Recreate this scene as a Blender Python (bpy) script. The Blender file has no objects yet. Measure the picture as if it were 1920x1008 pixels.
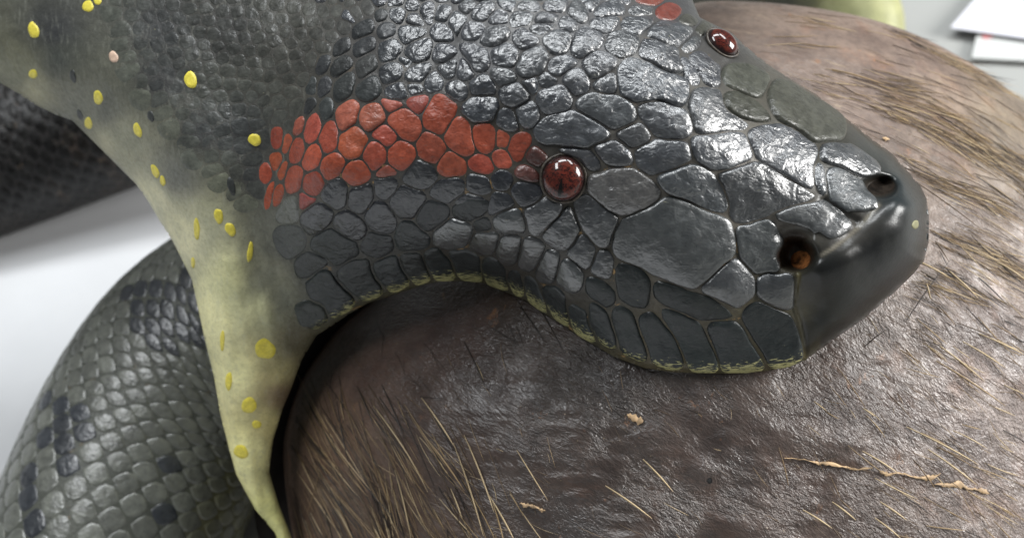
import bpy, bmesh, math, random
import numpy as np
from mathutils import Vector, Matrix

random.seed(7)
RNG = np.random.default_rng(7)
SC = bpy.context.scene
COL = SC.collection

# ------------------------------------------------------------------ camera
PITCH = math.radians(50)
UNIT = 0.0002            # metres per picture unit at the focus distance
DREF = 2059.0            # focus distance in picture units
CAMZ = 0.56
CAM = np.array((0.0, -0.30, CAMZ))
FW = np.array((0.0, math.cos(PITCH), -math.sin(PITCH)))
UP = np.array((0.0, math.sin(PITCH), math.cos(PITCH)))
RT = np.array((1.0, 0.0, 0.0))
cd = bpy.data.cameras.new('camera')
cam = bpy.data.objects.new('camera', cd)
COL.objects.link(cam)
cam.location = CAM
cam.rotation_euler = (math.pi / 2 - PITCH, 0, 0)
cd.sensor_width = 36
cd.lens = 36 * DREF / 1920
cd.clip_start = 0.01
cd.clip_end = 50
cd.dof.use_dof = True
cd.dof.focus_distance = (DREF - 80) * UNIT
cd.dof.aperture_fstop = 9.0
SC.camera = cam

# ------------------------------------------------------------------ world and lamps
w = bpy.data.worlds.new('World')
SC.world = w
w.use_nodes = True
w.node_tree.nodes['Background'].inputs[0].default_value = (0.93, 0.97, 1.0, 1)
w.node_tree.nodes['Background'].inputs[1].default_value = 0.15

def area(name, loc, target, sx, sy, power, color=(1, 1, 1)):
    l = bpy.data.lights.new(name, 'AREA')
    l.shape = 'RECTANGLE'
    l.size, l.size_y, l.energy, l.color = sx, sy, power, color
    o = bpy.data.objects.new(name, l)
    COL.objects.link(o)
    o.location = loc
    d = Vector(target) - Vector(loc)
    o.rotation_euler = d.to_track_quat('-Z', 'Y').to_euler()
    return o

HEADP = (0.03, 0.02, 0.15)
for lx, ly, lp in ((-0.95, 0.0, 22), (-0.15, 0.75, 24), (0.9, 0.8, 20)):
    area('ceiling_lamp', (lx, ly, 1.95), (lx * 0.4, ly * 0.4, 0), 1.0, 0.36, lp, (0.95, 0.98, 1.0))
area('window_light', (1.9, 0.0, 1.0), HEADP, 0.9, 0.8, 58, (1.0, 0.99, 0.97))

SC.view_settings.view_transform = 'Standard'
SC.view_settings.look = 'None'
SC.view_settings.exposure = 0.0
SC.view_settings.gamma = 1.0

# ------------------------------------------------------------------ helpers
def W(x, y, h):
    """Point of the place: (x, y) across the scene, h towards the viewer from the reference plane."""
    x = np.asarray(x, float); y = np.asarray(y, float); h = np.asarray(h, float)
    d = DREF - h
    return (CAM + UNIT * (d[..., None] * FW + ((x - 960) * d / DREF)[..., None] * RT + ((504 - y) * d / DREF)[..., None] * UP))

def link(o, parent=None):
    COL.objects.link(o)
    if parent is not None:
        o.parent = parent
    return o

def empty(name, loc, label, cat, group=None):
    o = bpy.data.objects.new(name, None)
    o.empty_display_size = 0.02
    COL.objects.link(o)
    o.location = loc
    o['label'] = label; o['category'] = cat
    if group: o['group'] = group
    return o

def mesh(name, verts, faces, mat, parent=None, smooth=True, attrs=None, quads=False):
    me = bpy.data.meshes.new(name)
    verts = np.asarray(verts, np.float32)
    if parent is not None:
        verts = verts - np.asarray(parent_world(parent), np.float32)
    if quads:
        f = np.asarray(faces, np.int32)
        n, k = f.shape
        me.vertices.add(len(verts)); me.vertices.foreach_set('co', verts.ravel())
        me.loops.add(n * k); me.loops.foreach_set('vertex_index', f.ravel())
        me.polygons.add(n)
        me.polygons.foreach_set('loop_start', np.arange(0, n * k, k, dtype=np.int32))
        me.update(calc_edges=True)
    else:
        me.from_pydata([tuple(v) for v in verts.tolist()], [], faces)
        me.update()
    if smooth:
        me.polygons.foreach_set('use_smooth', np.ones(len(me.polygons), bool))
    for an, av in (attrs or {}).items():
        av = np.asarray(av, np.float32)
        if av.ndim == 2:
            a = me.attributes.new(an, 'FLOAT_COLOR', 'POINT'); a.data.foreach_set('color', av.ravel())
        else:
            a = me.attributes.new(an, 'FLOAT', 'POINT'); a.data.foreach_set('value', av)
    me.validate(verbose=False)
    me.materials.append(mat)
    o = bpy.data.objects.new(name, me)
    return link(o, parent)

def parent_world(p):
    v = Vector((0, 0, 0))
    while p is not None:
        v = v + p.location
        p = p.parent
    return v

def hash3(ix, iy, iz):
    n = (ix * 374761393 + iy * 668265263 + iz * 2147483647 + 12345) & 0xffffffff
    n = ((n ^ (n >> 13)) * 1274126177) & 0xffffffff
    n = (n ^ (n >> 16)) & 0xffff
    return n / 65535.0

def vnoise(p):
    """value noise, -1..1, p (N,3)"""
    p = np.asarray(p, float)
    i = np.floor(p).astype(np.int64); f = p - i
    f = f * f * (3 - 2 * f)
    r = 0
    for dx in (0, 1):
        for dy in (0, 1):
            for dz in (0, 1):
                wgt = (f[:, 0] if dx else 1 - f[:, 0]) * (f[:, 1] if dy else 1 - f[:, 1]) * (f[:, 2] if dz else 1 - f[:, 2])
                r = r + wgt * hash3(i[:, 0] + dx, i[:, 1] + dy, i[:, 2] + dz)
    return r * 2 - 1

def seg_dist(px, py, poly, vals=None, closed=True):
    """distance to polyline and the value interpolated at the nearest point"""
    poly = np.asarray(poly, float)
    n = len(poly)
    best = np.full(px.shape, 1e9); bv = np.zeros(px.shape); bx = np.zeros(px.shape); by = np.zeros(px.shape)
    for i in range(n if closed else n - 1):
        a = poly[i]; b = poly[(i + 1) % n]
        dx, dy = b - a
        L = dx * dx + dy * dy + 1e-9
        t = np.clip(((px - a[0]) * dx + (py - a[1]) * dy) / L, 0, 1)
        qx = a[0] + t * dx; qy = a[1] + t * dy
        d = np.hypot(px - qx, py - qy)
        m = d < best
        best[m] = d[m]; bx[m] = qx[m]; by[m] = qy[m]
        if vals is not None:
            bv[m] = (vals[i] * (1 - t) + vals[(i + 1) % n] * t)[m]
    return best, bv, bx, by

def inside(px, py, poly):
    poly = np.asarray(poly, float)
    r = np.zeros(px.shape, bool)
    n = len(poly)
    for i in range(n):
        x1, y1 = poly[i]; x2, y2 = poly[(i + 1) % n]
        c = ((y1 > py) != (y2 > py))
        with np.errstate(divide='ignore', invalid='ignore'):
            xi = (x2 - x1) * (py - y1) / (y2 - y1) + x1
        r ^= c & (px < xi)
    return r

def tps_fit(P, v, smooth=0.0):
    P = np.asarray(P, float) / 1000; n = len(P)
    d2 = ((P[:, None] - P[None]) ** 2).sum(-1)
    K = 0.5 * d2 * np.log(d2 + 1e-12) + smooth * np.eye(n)
    A = np.zeros((n + 3, n + 3))
    A[:n, :n] = K; A[:n, n] = 1; A[:n, n + 1:] = P; A[n:, :n] = A[:n, n:].T
    c = np.linalg.solve(A, np.concatenate([np.asarray(v, float), np.zeros(3)]))
    def ev(x, y):
        sh = np.shape(x); q = np.stack([np.ravel(x), np.ravel(y)], 1) / 1000.0
        out = np.empty(len(q))
        for s in range(0, len(q), 40000):
            qq = q[s:s + 40000]
            e2 = ((qq[:, None] - P[None]) ** 2).sum(-1)
            out[s:s + 40000] = (0.5 * e2 * np.log(e2 + 1e-12)) @ c[:n] + c[n] + qq @ c[n + 1:]
        return out.reshape(sh)
    return ev

def spline(pts, n):
    """Catmull-Rom through pts -> n points"""
    P = np.asarray(pts, float)
    P = np.vstack([2 * P[0] - P[1], P, 2 * P[-1] - P[-2]])
    m = len(P) - 3
    t = np.linspace(0, m - 1e-6, n); i = t.astype(int); f = (t - i)[:, None]
    a, b, c, d = P[i], P[i + 1], P[i + 2], P[i + 3]
    return 0.5 * (2 * b + (c - a) * f + (2 * a - 5 * b + 4 * c - d) * f ** 2 + (3 * b - a - 3 * c + d) * f ** 3)

# ------------------------------------------------------------------ materials
def new_mat(name):
    m = bpy.data.materials.new(name); m.use_nodes = True
    return m, m.node_tree, m.node_tree.nodes['Principled BSDF']

class G:
    """tiny node-graph helper"""
    def __init__(s, nt): s.nt = nt
    def n(s, t, **kw):
        x = s.nt.nodes.new(t)
        for k, v in kw.items(): setattr(x, k, v)
        return x
    def l(s, a, b): s.nt.links.new(a, b)
    def coord(s): return s.n('ShaderNodeTexCoord').outputs['Object']
    def pos(s): return s.n('ShaderNodeNewGeometry').outputs['Position']
    def attr(s, name, out='Fac'): return s.n('ShaderNodeAttribute', attribute_name=name).outputs[out]
    def noise(s, vec, scale, detail=4, rough=0.55, dist=0.0):
        x = s.n('ShaderNodeTexNoise'); s.l(vec, x.inputs['Vector'])
        x.inputs['Scale'].default_value = scale; x.inputs['Detail'].default_value = detail
        x.inputs['Roughness'].default_value = rough; x.inputs['Distortion'].default_value = dist
        return x.outputs['Fac']
    def vor(s, vec, scale, feature='F1', out='Distance'):
        x = s.n('ShaderNodeTexVoronoi', feature=feature); s.l(vec, x.inputs['Vector']); x.inputs['Scale'].default_value = scale
        return x.outputs[out]
    def val(s, sock, v):
        if hasattr(v, 'default_value'): s.l(v, sock)
        else: sock.default_value = v
    def math(s, op, a, b=0.0, c=0.0, clamp=False):
        x = s.n('ShaderNodeMath', operation=op, use_clamp=clamp)
        s.val(x.inputs[0], a); s.val(x.inputs[1], b); s.val(x.inputs[2], c)
        return x.outputs[0]
    def ramp(s, f, lo, hi, a=0.0, b=1.0):
        x = s.n('ShaderNodeMapRange', interpolation_type='SMOOTHSTEP')
        s.val(x.inputs['Value'], f)
        for k, v in zip(('From Min', 'From Max', 'To Min', 'To Max'), (lo, hi, a, b)): x.inputs[k].default_value = v
        return x.outputs['Result']
    def mix(s, f, a, b, blend='MIX'):
        x = s.n('ShaderNodeMix', data_type='RGBA', blend_type=blend)
        s.val(x.inputs[0], f)
        for i, v in ((6, a), (7, b)):
            if hasattr(v, 'default_value'): s.l(v, x.inputs[i])
            else: x.inputs[i].default_value = (*v, 1)
        return x.outputs[2]
    def map(s, vec, rot=(0, 0, 0), scale=(1, 1, 1)):
        x = s.n('ShaderNodeMapping'); s.l(vec, x.inputs['Vector'])
        x.inputs['Rotation'].default_value = rot; x.inputs['Scale'].default_value = scale
        return x.outputs[0]
    def turn(s, vec, rot, scale): return s.map(s.map(vec, rot), (0, 0, 0), scale)
    def bump(s, h, strength, dist, normal=None):
        x = s.n('ShaderNodeBump'); s.val(x.inputs['Height'], h)
        s.val(x.inputs['Strength'], strength); x.inputs['Distance'].default_value = dist
        if normal is not None: s.l(normal, x.inputs['Normal'])
        return x.outputs[0]

def mat_scale():
    """glossy old paint on a moulded scale; 'col' base colour, its alpha the rim, 'lump' coarse relief, 'yel' yellow lip paint"""
    m, nt, b = new_mat('painted_scale'); g = G(nt); p = g.pos()
    ca = g.n('ShaderNodeAttribute', attribute_name='col')
    base, rim = ca.outputs['Color'], ca.outputs['Alpha']
    lump, yel = g.attr('lump'), g.attr('yel')
    n1 = g.noise(p, 260, 4, 0.6); n2 = g.noise(p, 900, 3, 0.6)
    base = g.mix(g.ramp(n1, 0.3, 0.75), base, g.mix(1.0, base, (1.55, 1.55, 1.5), 'MULTIPLY'))
    base = g.mix(g.math('MULTIPLY', g.ramp(n2, 0.45, 0.75), 0.55), base, g.mix(1.0, base, (0.55, 0.55, 0.6), 'MULTIPLY'))
    # yellow lip paint in brushed streaks
    st = g.noise(g.map(p, (0, 0, 0.1), (0.35, 1.2, 1.6)), 900, 3, 0.6)
    ym = g.ramp(g.math('ADD', yel, g.math('MULTIPLY', g.math('SUBTRACT', st, 0.5), 2.4)), 0.56, 0.74)
    base = g.mix(g.math('MULTIPLY', ym, 0.85), base, (0.50, 0.47, 0.21))
    base = g.mix(g.math('MULTIPLY', g.ramp(st, 0.54, 0.72), 0.16), base, (0.13, 0.14, 0.13))
    # dust caught round the rim and in pits
    dn = g.noise(p, 520, 4, 0.65)
    dm = g.ramp(g.math('ADD', rim, g.math('MULTIPLY', g.math('SUBTRACT', dn, 0.5), 1.1)), 0.55, 1.0)
    base = g.mix(g.math('MULTIPLY', dm, 0.6), base, (0.22, 0.20, 0.165))
    film = g.ramp(g.noise(p, 120, 5, 0.6), 0.45, 0.72)
    base = g.mix(g.math('MULTIPLY', film, 0.055), base, (0.20, 0.20, 0.19))
    g.l(base, b.inputs['Base Color'])
    r = g.math('ADD', g.ramp(n1, 0.3, 0.7, 0.30, 0.46), g.math('MULTIPLY', dm, 0.25))
    g.l(r, b.inputs['Roughness'])
    gl = g.attr('gloss')
    g.l(g.math('ADD', g.math('MULTIPLY', gl, 0.3), 0.28), b.inputs['Specular IOR Level'])
    g.l(g.math('MULTIPLY', gl, g.math('SUBTRACT', 0.9, g.math('MULTIPLY', dm, 0.6))), b.inputs['Coat Weight'])
    g.l(g.ramp(n1, 0.3, 0.7, 0.27, 0.40), b.inputs['Coat Roughness'])
    b.inputs['Coat IOR'].default_value = 1.85
    c1 = g.noise(p, 210, 2, 0.45, 0.8); c2 = g.noise(p, 1300, 2, 0.5)
    wr = g.noise(g.map(p, (0.2, 0.1, 0.6), (1.0, 1.9, 1.4)), 330, 2, 0.5, 1.0)
    h = g.math('ADD', g.math('MULTIPLY', c1, 1.7), g.math('ADD', g.math('MULTIPLY', wr, 1.0), g.math('MULTIPLY', c2, 0.10)))
    s = g.math('ADD', g.math('MULTIPLY', lump, 0.75), 0.15)
    bn = g.bump(h, s, 0.00088)
    g.l(bn, b.inputs['Normal']); g.l(bn, b.inputs['Coat Normal'])
    return m

def mat_skin():
    m, nt, b = new_mat('snake_skin'); g = G(nt); p = g.pos()
    base = g.attr('col', 'Color'); dust = g.attr('dust')
    n1 = g.noise(p, 90, 5, 0.6); n2 = g.noise(p, 600, 4, 0.6)
    base = g.mix(g.ramp(n1, 0.3, 0.7), g.mix(1.0, base, (0.87, 0.88, 0.88), 'MULTIPLY'), g.mix(1.0, base, (1.14, 1.13, 1.1), 'MULTIPLY'))
    base = g.mix(g.math('MULTIPLY', g.ramp(n2, 0.42, 0.7), 0.4), base, g.mix(1.0, base, (0.6, 0.6, 0.6), 'MULTIPLY'))
    oc = g.ramp(g.noise(p, 150, 5, 0.7), 0.60, 0.68)
    base = g.mix(g.math('MULTIPLY', oc, g.math('MULTIPLY', dust, 0.85)), base, (0.40, 0.25, 0.10))
    streak = g.ramp(g.noise(g.map(p, (0.3, 0, 0.5), (2.2, 0.5, 1)), 240, 4, 0.6), 0.5, 0.75)
    base = g.mix(g.math('MULTIPLY', streak, g.math('MULTIPLY', g.attr('neck'), 0.22)), base, (0.35, 0.36, 0.30))
    g.l(base, b.inputs['Base Color'])
    g.l(g.math('SUBTRACT', g.ramp(n2, 0.3, 0.7, 0.40, 0.6), g.math('MULTIPLY', g.attr('gloss'), 0.15)), b.inputs['Roughness'])
    g.l(g.math('MULTIPLY', g.attr('gloss'), 0.85), b.inputs['Coat Weight']); b.inputs['Coat Roughness'].default_value = 0.29; b.inputs['Coat IOR'].default_value = 1.45
    g.l(g.math('SUBTRACT', 0.45, g.math('MULTIPLY', g.attr('gloss'), 0.44)), b.inputs['Specular IOR Level'])
    h = g.math('ADD', g.noise(p, 420, 3, 0.6), g.math('MULTIPLY', g.noise(p, 1600, 2, 0.6), 0.25))
    bn = g.bump(h, g.math('SUBTRACT', 0.35, g.math('MULTIPLY', g.attr('gloss'), 0.27)), 0.0010); g.l(bn, b.inputs['Normal']); g.l(bn, b.inputs['Coat Normal'])
    return m

def mat_hide():
    m, nt, b = new_mat('leathery_hide'); g = G(nt); p = g.pos()
    base = g.attr('col', 'Color'); fib = g.attr('fib'); wet = g.attr('wet')
    n1 = g.noise(p, 34, 6, 0.62); n2 = g.noise(p, 300, 5, 0.65)
    base = g.mix(g.ramp(n1, 0.36, 0.64), g.mix(1.0, base, (0.72, 0.69, 0.69), 'MULTIPLY'), g.mix(1.0, base, (1.24, 1.22, 1.20), 'MULTIPLY'))
    base = g.mix(g.math('MULTIPLY', g.ramp(g.noise(p, 60, 4, 0.6), 0.52, 0.7), 0.28), base, g.mix(1.0, base, (1.35, 0.95, 0.72), 'MULTIPLY'))
    base = g.mix(g.math('MULTIPLY', g.ramp(n2, 0.4, 0.72), 0.6), base, g.mix(1.0, base, (0.5, 0.48, 0.46), 'MULTIPLY'))
    # woody fibres running with the lie of the coat
    fv = g.turn(p, (0.0, 0.22, 0.30), (0.15, 1.0, 1.0))
    f1 = g.noise(fv, 330, 5, 0.7, 0.4); f2 = g.noise(fv, 120, 4, 0.6, 0.3)
    tan = g.ramp(g.math('ADD', f1, g.math('MULTIPLY', f2, 0.5)), 0.82, 0.98)
    drk = g.ramp(g.math('ADD', f1, g.math('MULTIPLY', f2, 0.4)), 0.66, 0.50)
    base = g.mix(g.math('MULTIPLY', tan, g.math('MULTIPLY', fib, g.ramp(n1, 0.42, 0.6, 0.12, 0.6))), base, (0.34, 0.265, 0.18))
    base = g.mix(g.math('MULTIPLY', drk, g.math('MULTIPLY', fib, 0.22)), base, (0.09, 0.07, 0.062))
    # rusty chips
    ch = g.ramp(g.noise(p, 75, 6, 0.72, 0.5), 0.635, 0.69)
    base = g.mix(g.math('MULTIPLY', ch, 0.55), base, (0.27, 0.13, 0.06))
    sp = g.ramp(g.vor(p, 300), 0.085, 0.05)
    base = g.mix(g.math('MULTIPLY', sp, g.math('MULTIPLY', g.ramp(n1, 0.45, 0.6), 0.6)), base, (0.45, 0.35, 0.22))
    g.l(base, b.inputs['Base Color'])
    r = g.math('SUBTRACT', g.ramp(n2, 0.3, 0.7, 0.36, 0.55), g.math('MULTIPLY', wet, 0.10))
    g.l(r, b.inputs['Roughness'])
    b.inputs['Specular IOR Level'].default_value = 0.5
    g.l(g.math('MULTIPLY', wet, 0.85), b.inputs['Coat Weight']); b.inputs['Coat Roughness'].default_value = 0.29
    wv = g.turn(p, (0.1, 0.1, 0.62), (0.6, 1.6, 1.2))
    wr = g.noise(wv, 190, 5, 0.62, 1.2); fine = g.noise(wv, 480, 2, 0.5, 0.8); pore = g.noise(p, 1500, 2, 0.5)
    rid = g.math('ABSOLUTE', g.math('SUBTRACT', g.noise(wv, 240, 3, 0.55, 0.9), 0.5))
    h = g.math('ADD', g.math('MULTIPLY', rid, -0.7), g.math('ADD', g.math('MULTIPLY', wr, 0.8), g.math('ADD', g.math('MULTIPLY', fine, 0.5), g.math('MULTIPLY', pore, 0.12))))
    h = g.math('ADD', h, g.math('MULTIPLY', f1, g.math('MULTIPLY', fib, 0.4)))
    bn = g.bump(h, g.math('MULTIPLY', g.math('ADD', g.math('MULTIPLY', wet, 0.55), 0.35), g.ramp(g.noise(p, 55, 3, 0.5), 0.35, 0.68, 0.45, 1.15)), 0.0026); g.l(bn, b.inputs['Normal']); g.l(bn, b.inputs['Coat Normal'])
    return m

def mat_simple(name, color, rough=0.5, var=0.25, scale=300, spec=0.5, bump=0.2, dist=0.0006):
    m, nt, b = new_mat(name); g = G(nt); p = g.pos()
    n = g.noise(p, scale, 4, 0.6)
    lo = tuple(c * (1 - var) for c in color); hi = tuple(min(1, c * (1 + var)) for c in color)
    g.l(g.mix(g.ramp(n, 0.3, 0.7), lo, hi), b.inputs['Base Color'])
    b.inputs['Roughness'].default_value = rough
    b.inputs['Specular IOR Level'].default_value = spec
    if bump: g.l(g.bump(n, bump, dist), b.inputs['Normal'])
    return m

def mat_hair():
    m, nt, b = new_mat('coarse_hair'); g = G(nt)
    g.l(g.attr('col', 'Color'), b.inputs['Base Color'])
    b.inputs['Roughness'].default_value = 0.45
    return m

def mat_eye():
    m, nt, b = new_mat('glass_eye'); g = G(nt); p = g.coord()
    n = g.noise(g.map(p, (0.3, 0.2, 0.7), (1, 2.2, 1)), 900, 5, 0.7, 1.0)
    n2 = g.noise(p, 420, 3, 0.6)
    c = g.mix(g.ramp(n, 0.40, 0.60), (0.005, 0.001, 0.001), (0.095, 0.014, 0.008))
    c = g.mix(g.ramp(n2, 0.5, 0.8), c, (0.12, 0.026, 0.013))
    rimf = g.attr('rim')
    c = g.mix(rimf, c, (0.012, 0.006, 0.006))
    g.l(c, b.inputs['Base Color'])
    b.inputs['Roughness'].default_value = 0.35
    b.inputs['Coat Weight'].default_value = 1.0
    b.inputs['Coat Roughness'].default_value = 0.015
    b.inputs['Coat IOR'].default_value = 1.5; b.inputs['Specular IOR Level'].default_value = 0.1
    return m

M_SCALE, M_SKIN, M_HIDE, M_HAIR, M_EYE = mat_scale(), mat_skin(), mat_hide(), mat_hair(), mat_eye()
M_SPOT = mat_simple('yellow_spot_paint', (0.72, 0.61, 0.075), 0.45, 0.12, 700)
M_SPOTP = mat_simple('pale_spot_paint', (0.62, 0.44, 0.33), 0.45, 0.15, 700)
M_SPOTD = mat_simple('dark_spot_paint', (0.035, 0.038, 0.036), 0.45, 0.15, 700)
M_PUPIL = mat_simple('pupil_black', (0.004, 0.003, 0.003), 0.12, 0.0, 300, bump=0)
M_LID = mat_simple('eyelid_rim', (0.055, 0.045, 0.035), 0.45, 0.6, 700, bump=0.4)
M_DARK = mat_simple('mouth_dark', (0.012, 0.009, 0.008), 0.75, 0.3, 200)
M_NOSE = mat_simple('nostril_inside', (0.16, 0.06, 0.018), 0.85, 0.85, 260, spec=0.15, bump=0.4)
M_NOSED = mat_simple('nostril_dark', (0.016, 0.012, 0.009), 0.9, 0.6, 260, spec=0.1, bump=0.4)
M_FLAKE = mat_simple('peeling_skin', (0.40, 0.27, 0.15), 0.6, 0.5, 240, bump=0.4)
M_CLOTH = mat_simple('white_cloth', (0.585, 0.59, 0.60), 0.85, 0.03, 14, spec=0.2, bump=0.05)
M_TABLE = mat_simple('grey_table', (0.30, 0.304, 0.292), 0.6, 0.02, 9, bump=0)
M_PAPER = mat_simple('white_paper', (0.60, 0.60, 0.65), 0.7, 0.02, 20, bump=0)
M_PRINT = mat_simple('grey_print', (0.50, 0.52, 0.62), 0.7, 0.1, 60, bump=0)
M_BOX = mat_simple('translucent_white', (0.50, 0.51, 0.50), 0.5, 0.02, 20, bump=0)
M_RED = mat_simple('red_mark', (0.80, 0.28, 0.28), 0.6, 0.1, 60, bump=0)

# ------------------------------------------------------------------ the setting
TABLE_Z = 0.0
def plane_pt(x, y, z=TABLE_Z):
    """where the sight line (x, y) meets the level z"""
    d = FW + (x - 960) / DREF * RT + (504 - y) / DREF * UP
    return CAM + d * ((z - CAM[2]) / d[2])

v = [(-3, -2, -0.004), (3, -2, -0.004), (3, 4, -0.004), (-3, 4, -0.004)]
t = mesh('table_top', v, [(0, 1, 2, 3)], M_TABLE, smooth=False); t['kind'] = 'structure'
t['label'] = 'pale grey table surface beyond the brown carcass'

# white cloth under the snake, with soft folds
nx, ny = 140, 120
gx, gy = np.meshgrid(np.linspace(-1.1, 0.16, nx), np.linspace(-0.75, 1.0, ny))
gz = 0.003 + 0.0035 * vnoise(np.stack([gx.ravel() * 5, gy.ravel() * 9 + gx.ravel() * 6, 0 * gx.ravel()], 1)).reshape(gx.shape) + 0.0035
V = np.stack([gx, gy, gz], -1).reshape(-1, 3)
I = np.arange(nx * ny).reshape(ny, nx)
F = np.stack([I[:-1, :-1], I[:-1, 1:], I[1:, 1:], I[1:, :-1]], -1).reshape(-1, 4)
c = mesh('tablecloth', V, F, M_CLOTH, quads=True)
c['label'] = 'white cloth spread on the table under the snake coils'; c['category'] = 'tablecloth'

# ------------------------------------------------------------------ the carcass
CX, CY = 1330.0, 900.0
PREY_OUT = [(549, 1003), (540, 943), (533, 883), (531, 823), (546, 763), (566, 710), (600, 660), (642, 607), (690, 570), (760, 520),
            (870, 380), (1000, 230), (1130, 100), (1230, 25), (1320, 2), (1400, 3), (1500, 12), (1570, 22), (1640, 38), (1700, 58), (1760, 85),
            (1850, 138), (1920, 190), (2040, 310), (2150, 520), (2230, 800), (2250, 1000), (2200, 1300), (2050, 1600), (1700, 1850),
            (1300, 1850), (950, 1700), (720, 1430), (600, 1180)]
_a = np.array([math.atan2(y - CY, x - CX) for x, y in PREY_OUT]); _r = np.array([math.hypot(x - CX, y - CY) for x, y in PREY_OUT])
_o = np.argsort(_a); _a, _r = _a[_o], _r[_o]
_ae = np.concatenate([_a[-3:] - 2 * math.pi, _a, _a[:3] + 2 * math.pi]); _re = np.concatenate([_r[-3:], _r, _r[:3]])
_fine = np.interp(np.linspace(-math.pi, math.pi, 721), _ae, _re)
_k = np.exp(-0.5 * (np.arange(-9, 10) / 3.0) ** 2); _k /= _k.sum()
_fine[:-1] = np.convolve(np.concatenate([_fine[-10:-1], _fine[:-1], _fine[:9]]), _k, 'valid'); _fine[-1] = _fine[0]
PREY_BASE, PREY_H = -560.0, 560.0
def prey_h(x, y):
    x = np.asarray(x, float); y = np.asarray(y, float)
    a = np.arctan2(y - CY, x - CX); r = np.hypot(x - CX, y - CY)
    R = np.interp(a, np.linspace(-math.pi, math.pi, 721), _fine)
    q = np.clip(r / R, 0, 1)
    return PREY_BASE + PREY_H * np.sqrt(np.clip(1 - q ** 2.25, 0, 1)), r / R

NT, NR = 720, 190
ang = np.linspace(-math.pi, math.pi, NT, endpoint=False)
R0 = np.interp(ang, np.linspace(-math.pi, math.pi, 721), _fine)
qs = np.sin(np.linspace(0.004, 1, NR) * math.pi / 2)
PX = CX + np.cos(ang)[None] * R0[None] * qs[:, None]; PY = CY + np.sin(ang)[None] * R0[None] * qs[:, None]
PH, _ = prey_h(PX, PY)
fade = np.sqrt(np.clip(1 - qs ** 2, 0, 1))[:, None]
s3 = np.stack([PX.ravel(), PY.ravel(), 0 * PX.ravel()], 1)
bumps = 10 * vnoise(s3 / 130) + 5 * vnoise(s3 / 55 + 7) + 2.2 * vnoise(s3 * np.array((1 / 40, 1 / 16, 1)) + 3)
PH = PH + (bumps.reshape(PX.shape)) * fade
front = W(PX, PY, PH).reshape(-1, 3)
# back half, closed behind
qb = np.sin(np.linspace(1, 0.004, 40) * math.pi / 2)[1:]
BX = CX + np.cos(ang)[None] * R0[None] * qb[:, None]; BY = CY + np.sin(ang)[None] * R0[None] * qb[:, None]
BH = PREY_BASE - 420 * np.sqrt(np.clip(1 - qb ** 2.25, 0, 1))[:, None] + 0 * BX
back = W(BX, BY, BH).reshape(-1, 3)
V = np.vstack([front, back]); nrow = NR + len(qb)
I = np.arange(nrow * NT).reshape(nrow, NT); J = np.roll(I, -1, axis=1)
F = np.stack([I[:-1], I[1:], J[1:], J[:-1]], -1).reshape(-1, 4)[:, ::-1]

def idw(x, y, ctrl, p=3.0):
    c = np.array([(a[0], a[1]) for a in ctrl], float); v = np.array([a[2] for a in ctrl], float)
    x = np.ravel(x); y = np.ravel(y)
    out = np.empty((len(x), v.shape[1]))
    for s in range(0, len(x), 30000):
        d = np.hypot(x[s:s + 30000, None] - c[None, :, 0], y[s:s + 30000, None] - c[None, :, 1]) + 12
        wt = 1 / d ** p
        out[s:s + 30000] = (wt / wt.sum(1, keepdims=True)) @ v
    return out

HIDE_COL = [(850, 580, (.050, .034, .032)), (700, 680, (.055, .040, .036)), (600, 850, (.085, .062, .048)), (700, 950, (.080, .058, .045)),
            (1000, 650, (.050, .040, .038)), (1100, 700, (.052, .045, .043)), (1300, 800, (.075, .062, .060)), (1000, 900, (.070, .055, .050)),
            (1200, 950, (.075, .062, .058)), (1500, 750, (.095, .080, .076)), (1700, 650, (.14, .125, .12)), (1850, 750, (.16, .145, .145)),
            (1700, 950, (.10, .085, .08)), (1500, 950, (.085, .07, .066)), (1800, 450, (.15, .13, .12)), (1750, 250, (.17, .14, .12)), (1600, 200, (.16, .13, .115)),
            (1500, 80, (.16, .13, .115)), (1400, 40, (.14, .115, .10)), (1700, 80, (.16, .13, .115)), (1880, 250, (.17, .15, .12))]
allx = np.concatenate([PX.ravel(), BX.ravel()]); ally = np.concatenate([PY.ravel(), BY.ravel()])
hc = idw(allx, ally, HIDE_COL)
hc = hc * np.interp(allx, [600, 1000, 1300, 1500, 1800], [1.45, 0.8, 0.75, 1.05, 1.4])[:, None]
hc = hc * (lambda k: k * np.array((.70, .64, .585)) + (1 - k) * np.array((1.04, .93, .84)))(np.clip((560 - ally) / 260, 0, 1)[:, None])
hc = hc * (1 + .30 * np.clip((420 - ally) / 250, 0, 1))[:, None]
hc = np.concatenate([hc, np.ones((len(hc), 1))], 1)
FIB = [(1600, 150, (1.0, 0)), (1800, 300, (1., 0)), (1450, 60, (.7, 0)), (1750, 480, (.45, .2)), (1880, 520, (.55, .5)), (1880, 700, (.1, .9)), (1880, 900, (.1, .8)), (1600, 600, (.12, .5)), (1700, 800, (.1, .6)),
       (1100, 700, (0., 1.0)), (1200, 640, (0, 1.)), (900, 600, (0., .5)), (700, 650, (.1, .2)), (620, 850, (.55, 0)), (750, 950, (.45, .1)), (1100, 900, (.0, .7)), (1400, 850, (0, .6)), (1500, 960, (.1, .5))]
fw = idw(allx, ally, FIB)

carcass = empty('carcass', tuple(W(CX, CY, -500)), 'large rounded brown hairy carcass under the head of the snake', 'carcass')
hide = mesh('hide', V, F, M_HIDE, carcass, attrs={'col': hc, 'fib': fw[:, 0], 'wet': fw[:, 1]}, quads=True)

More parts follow.
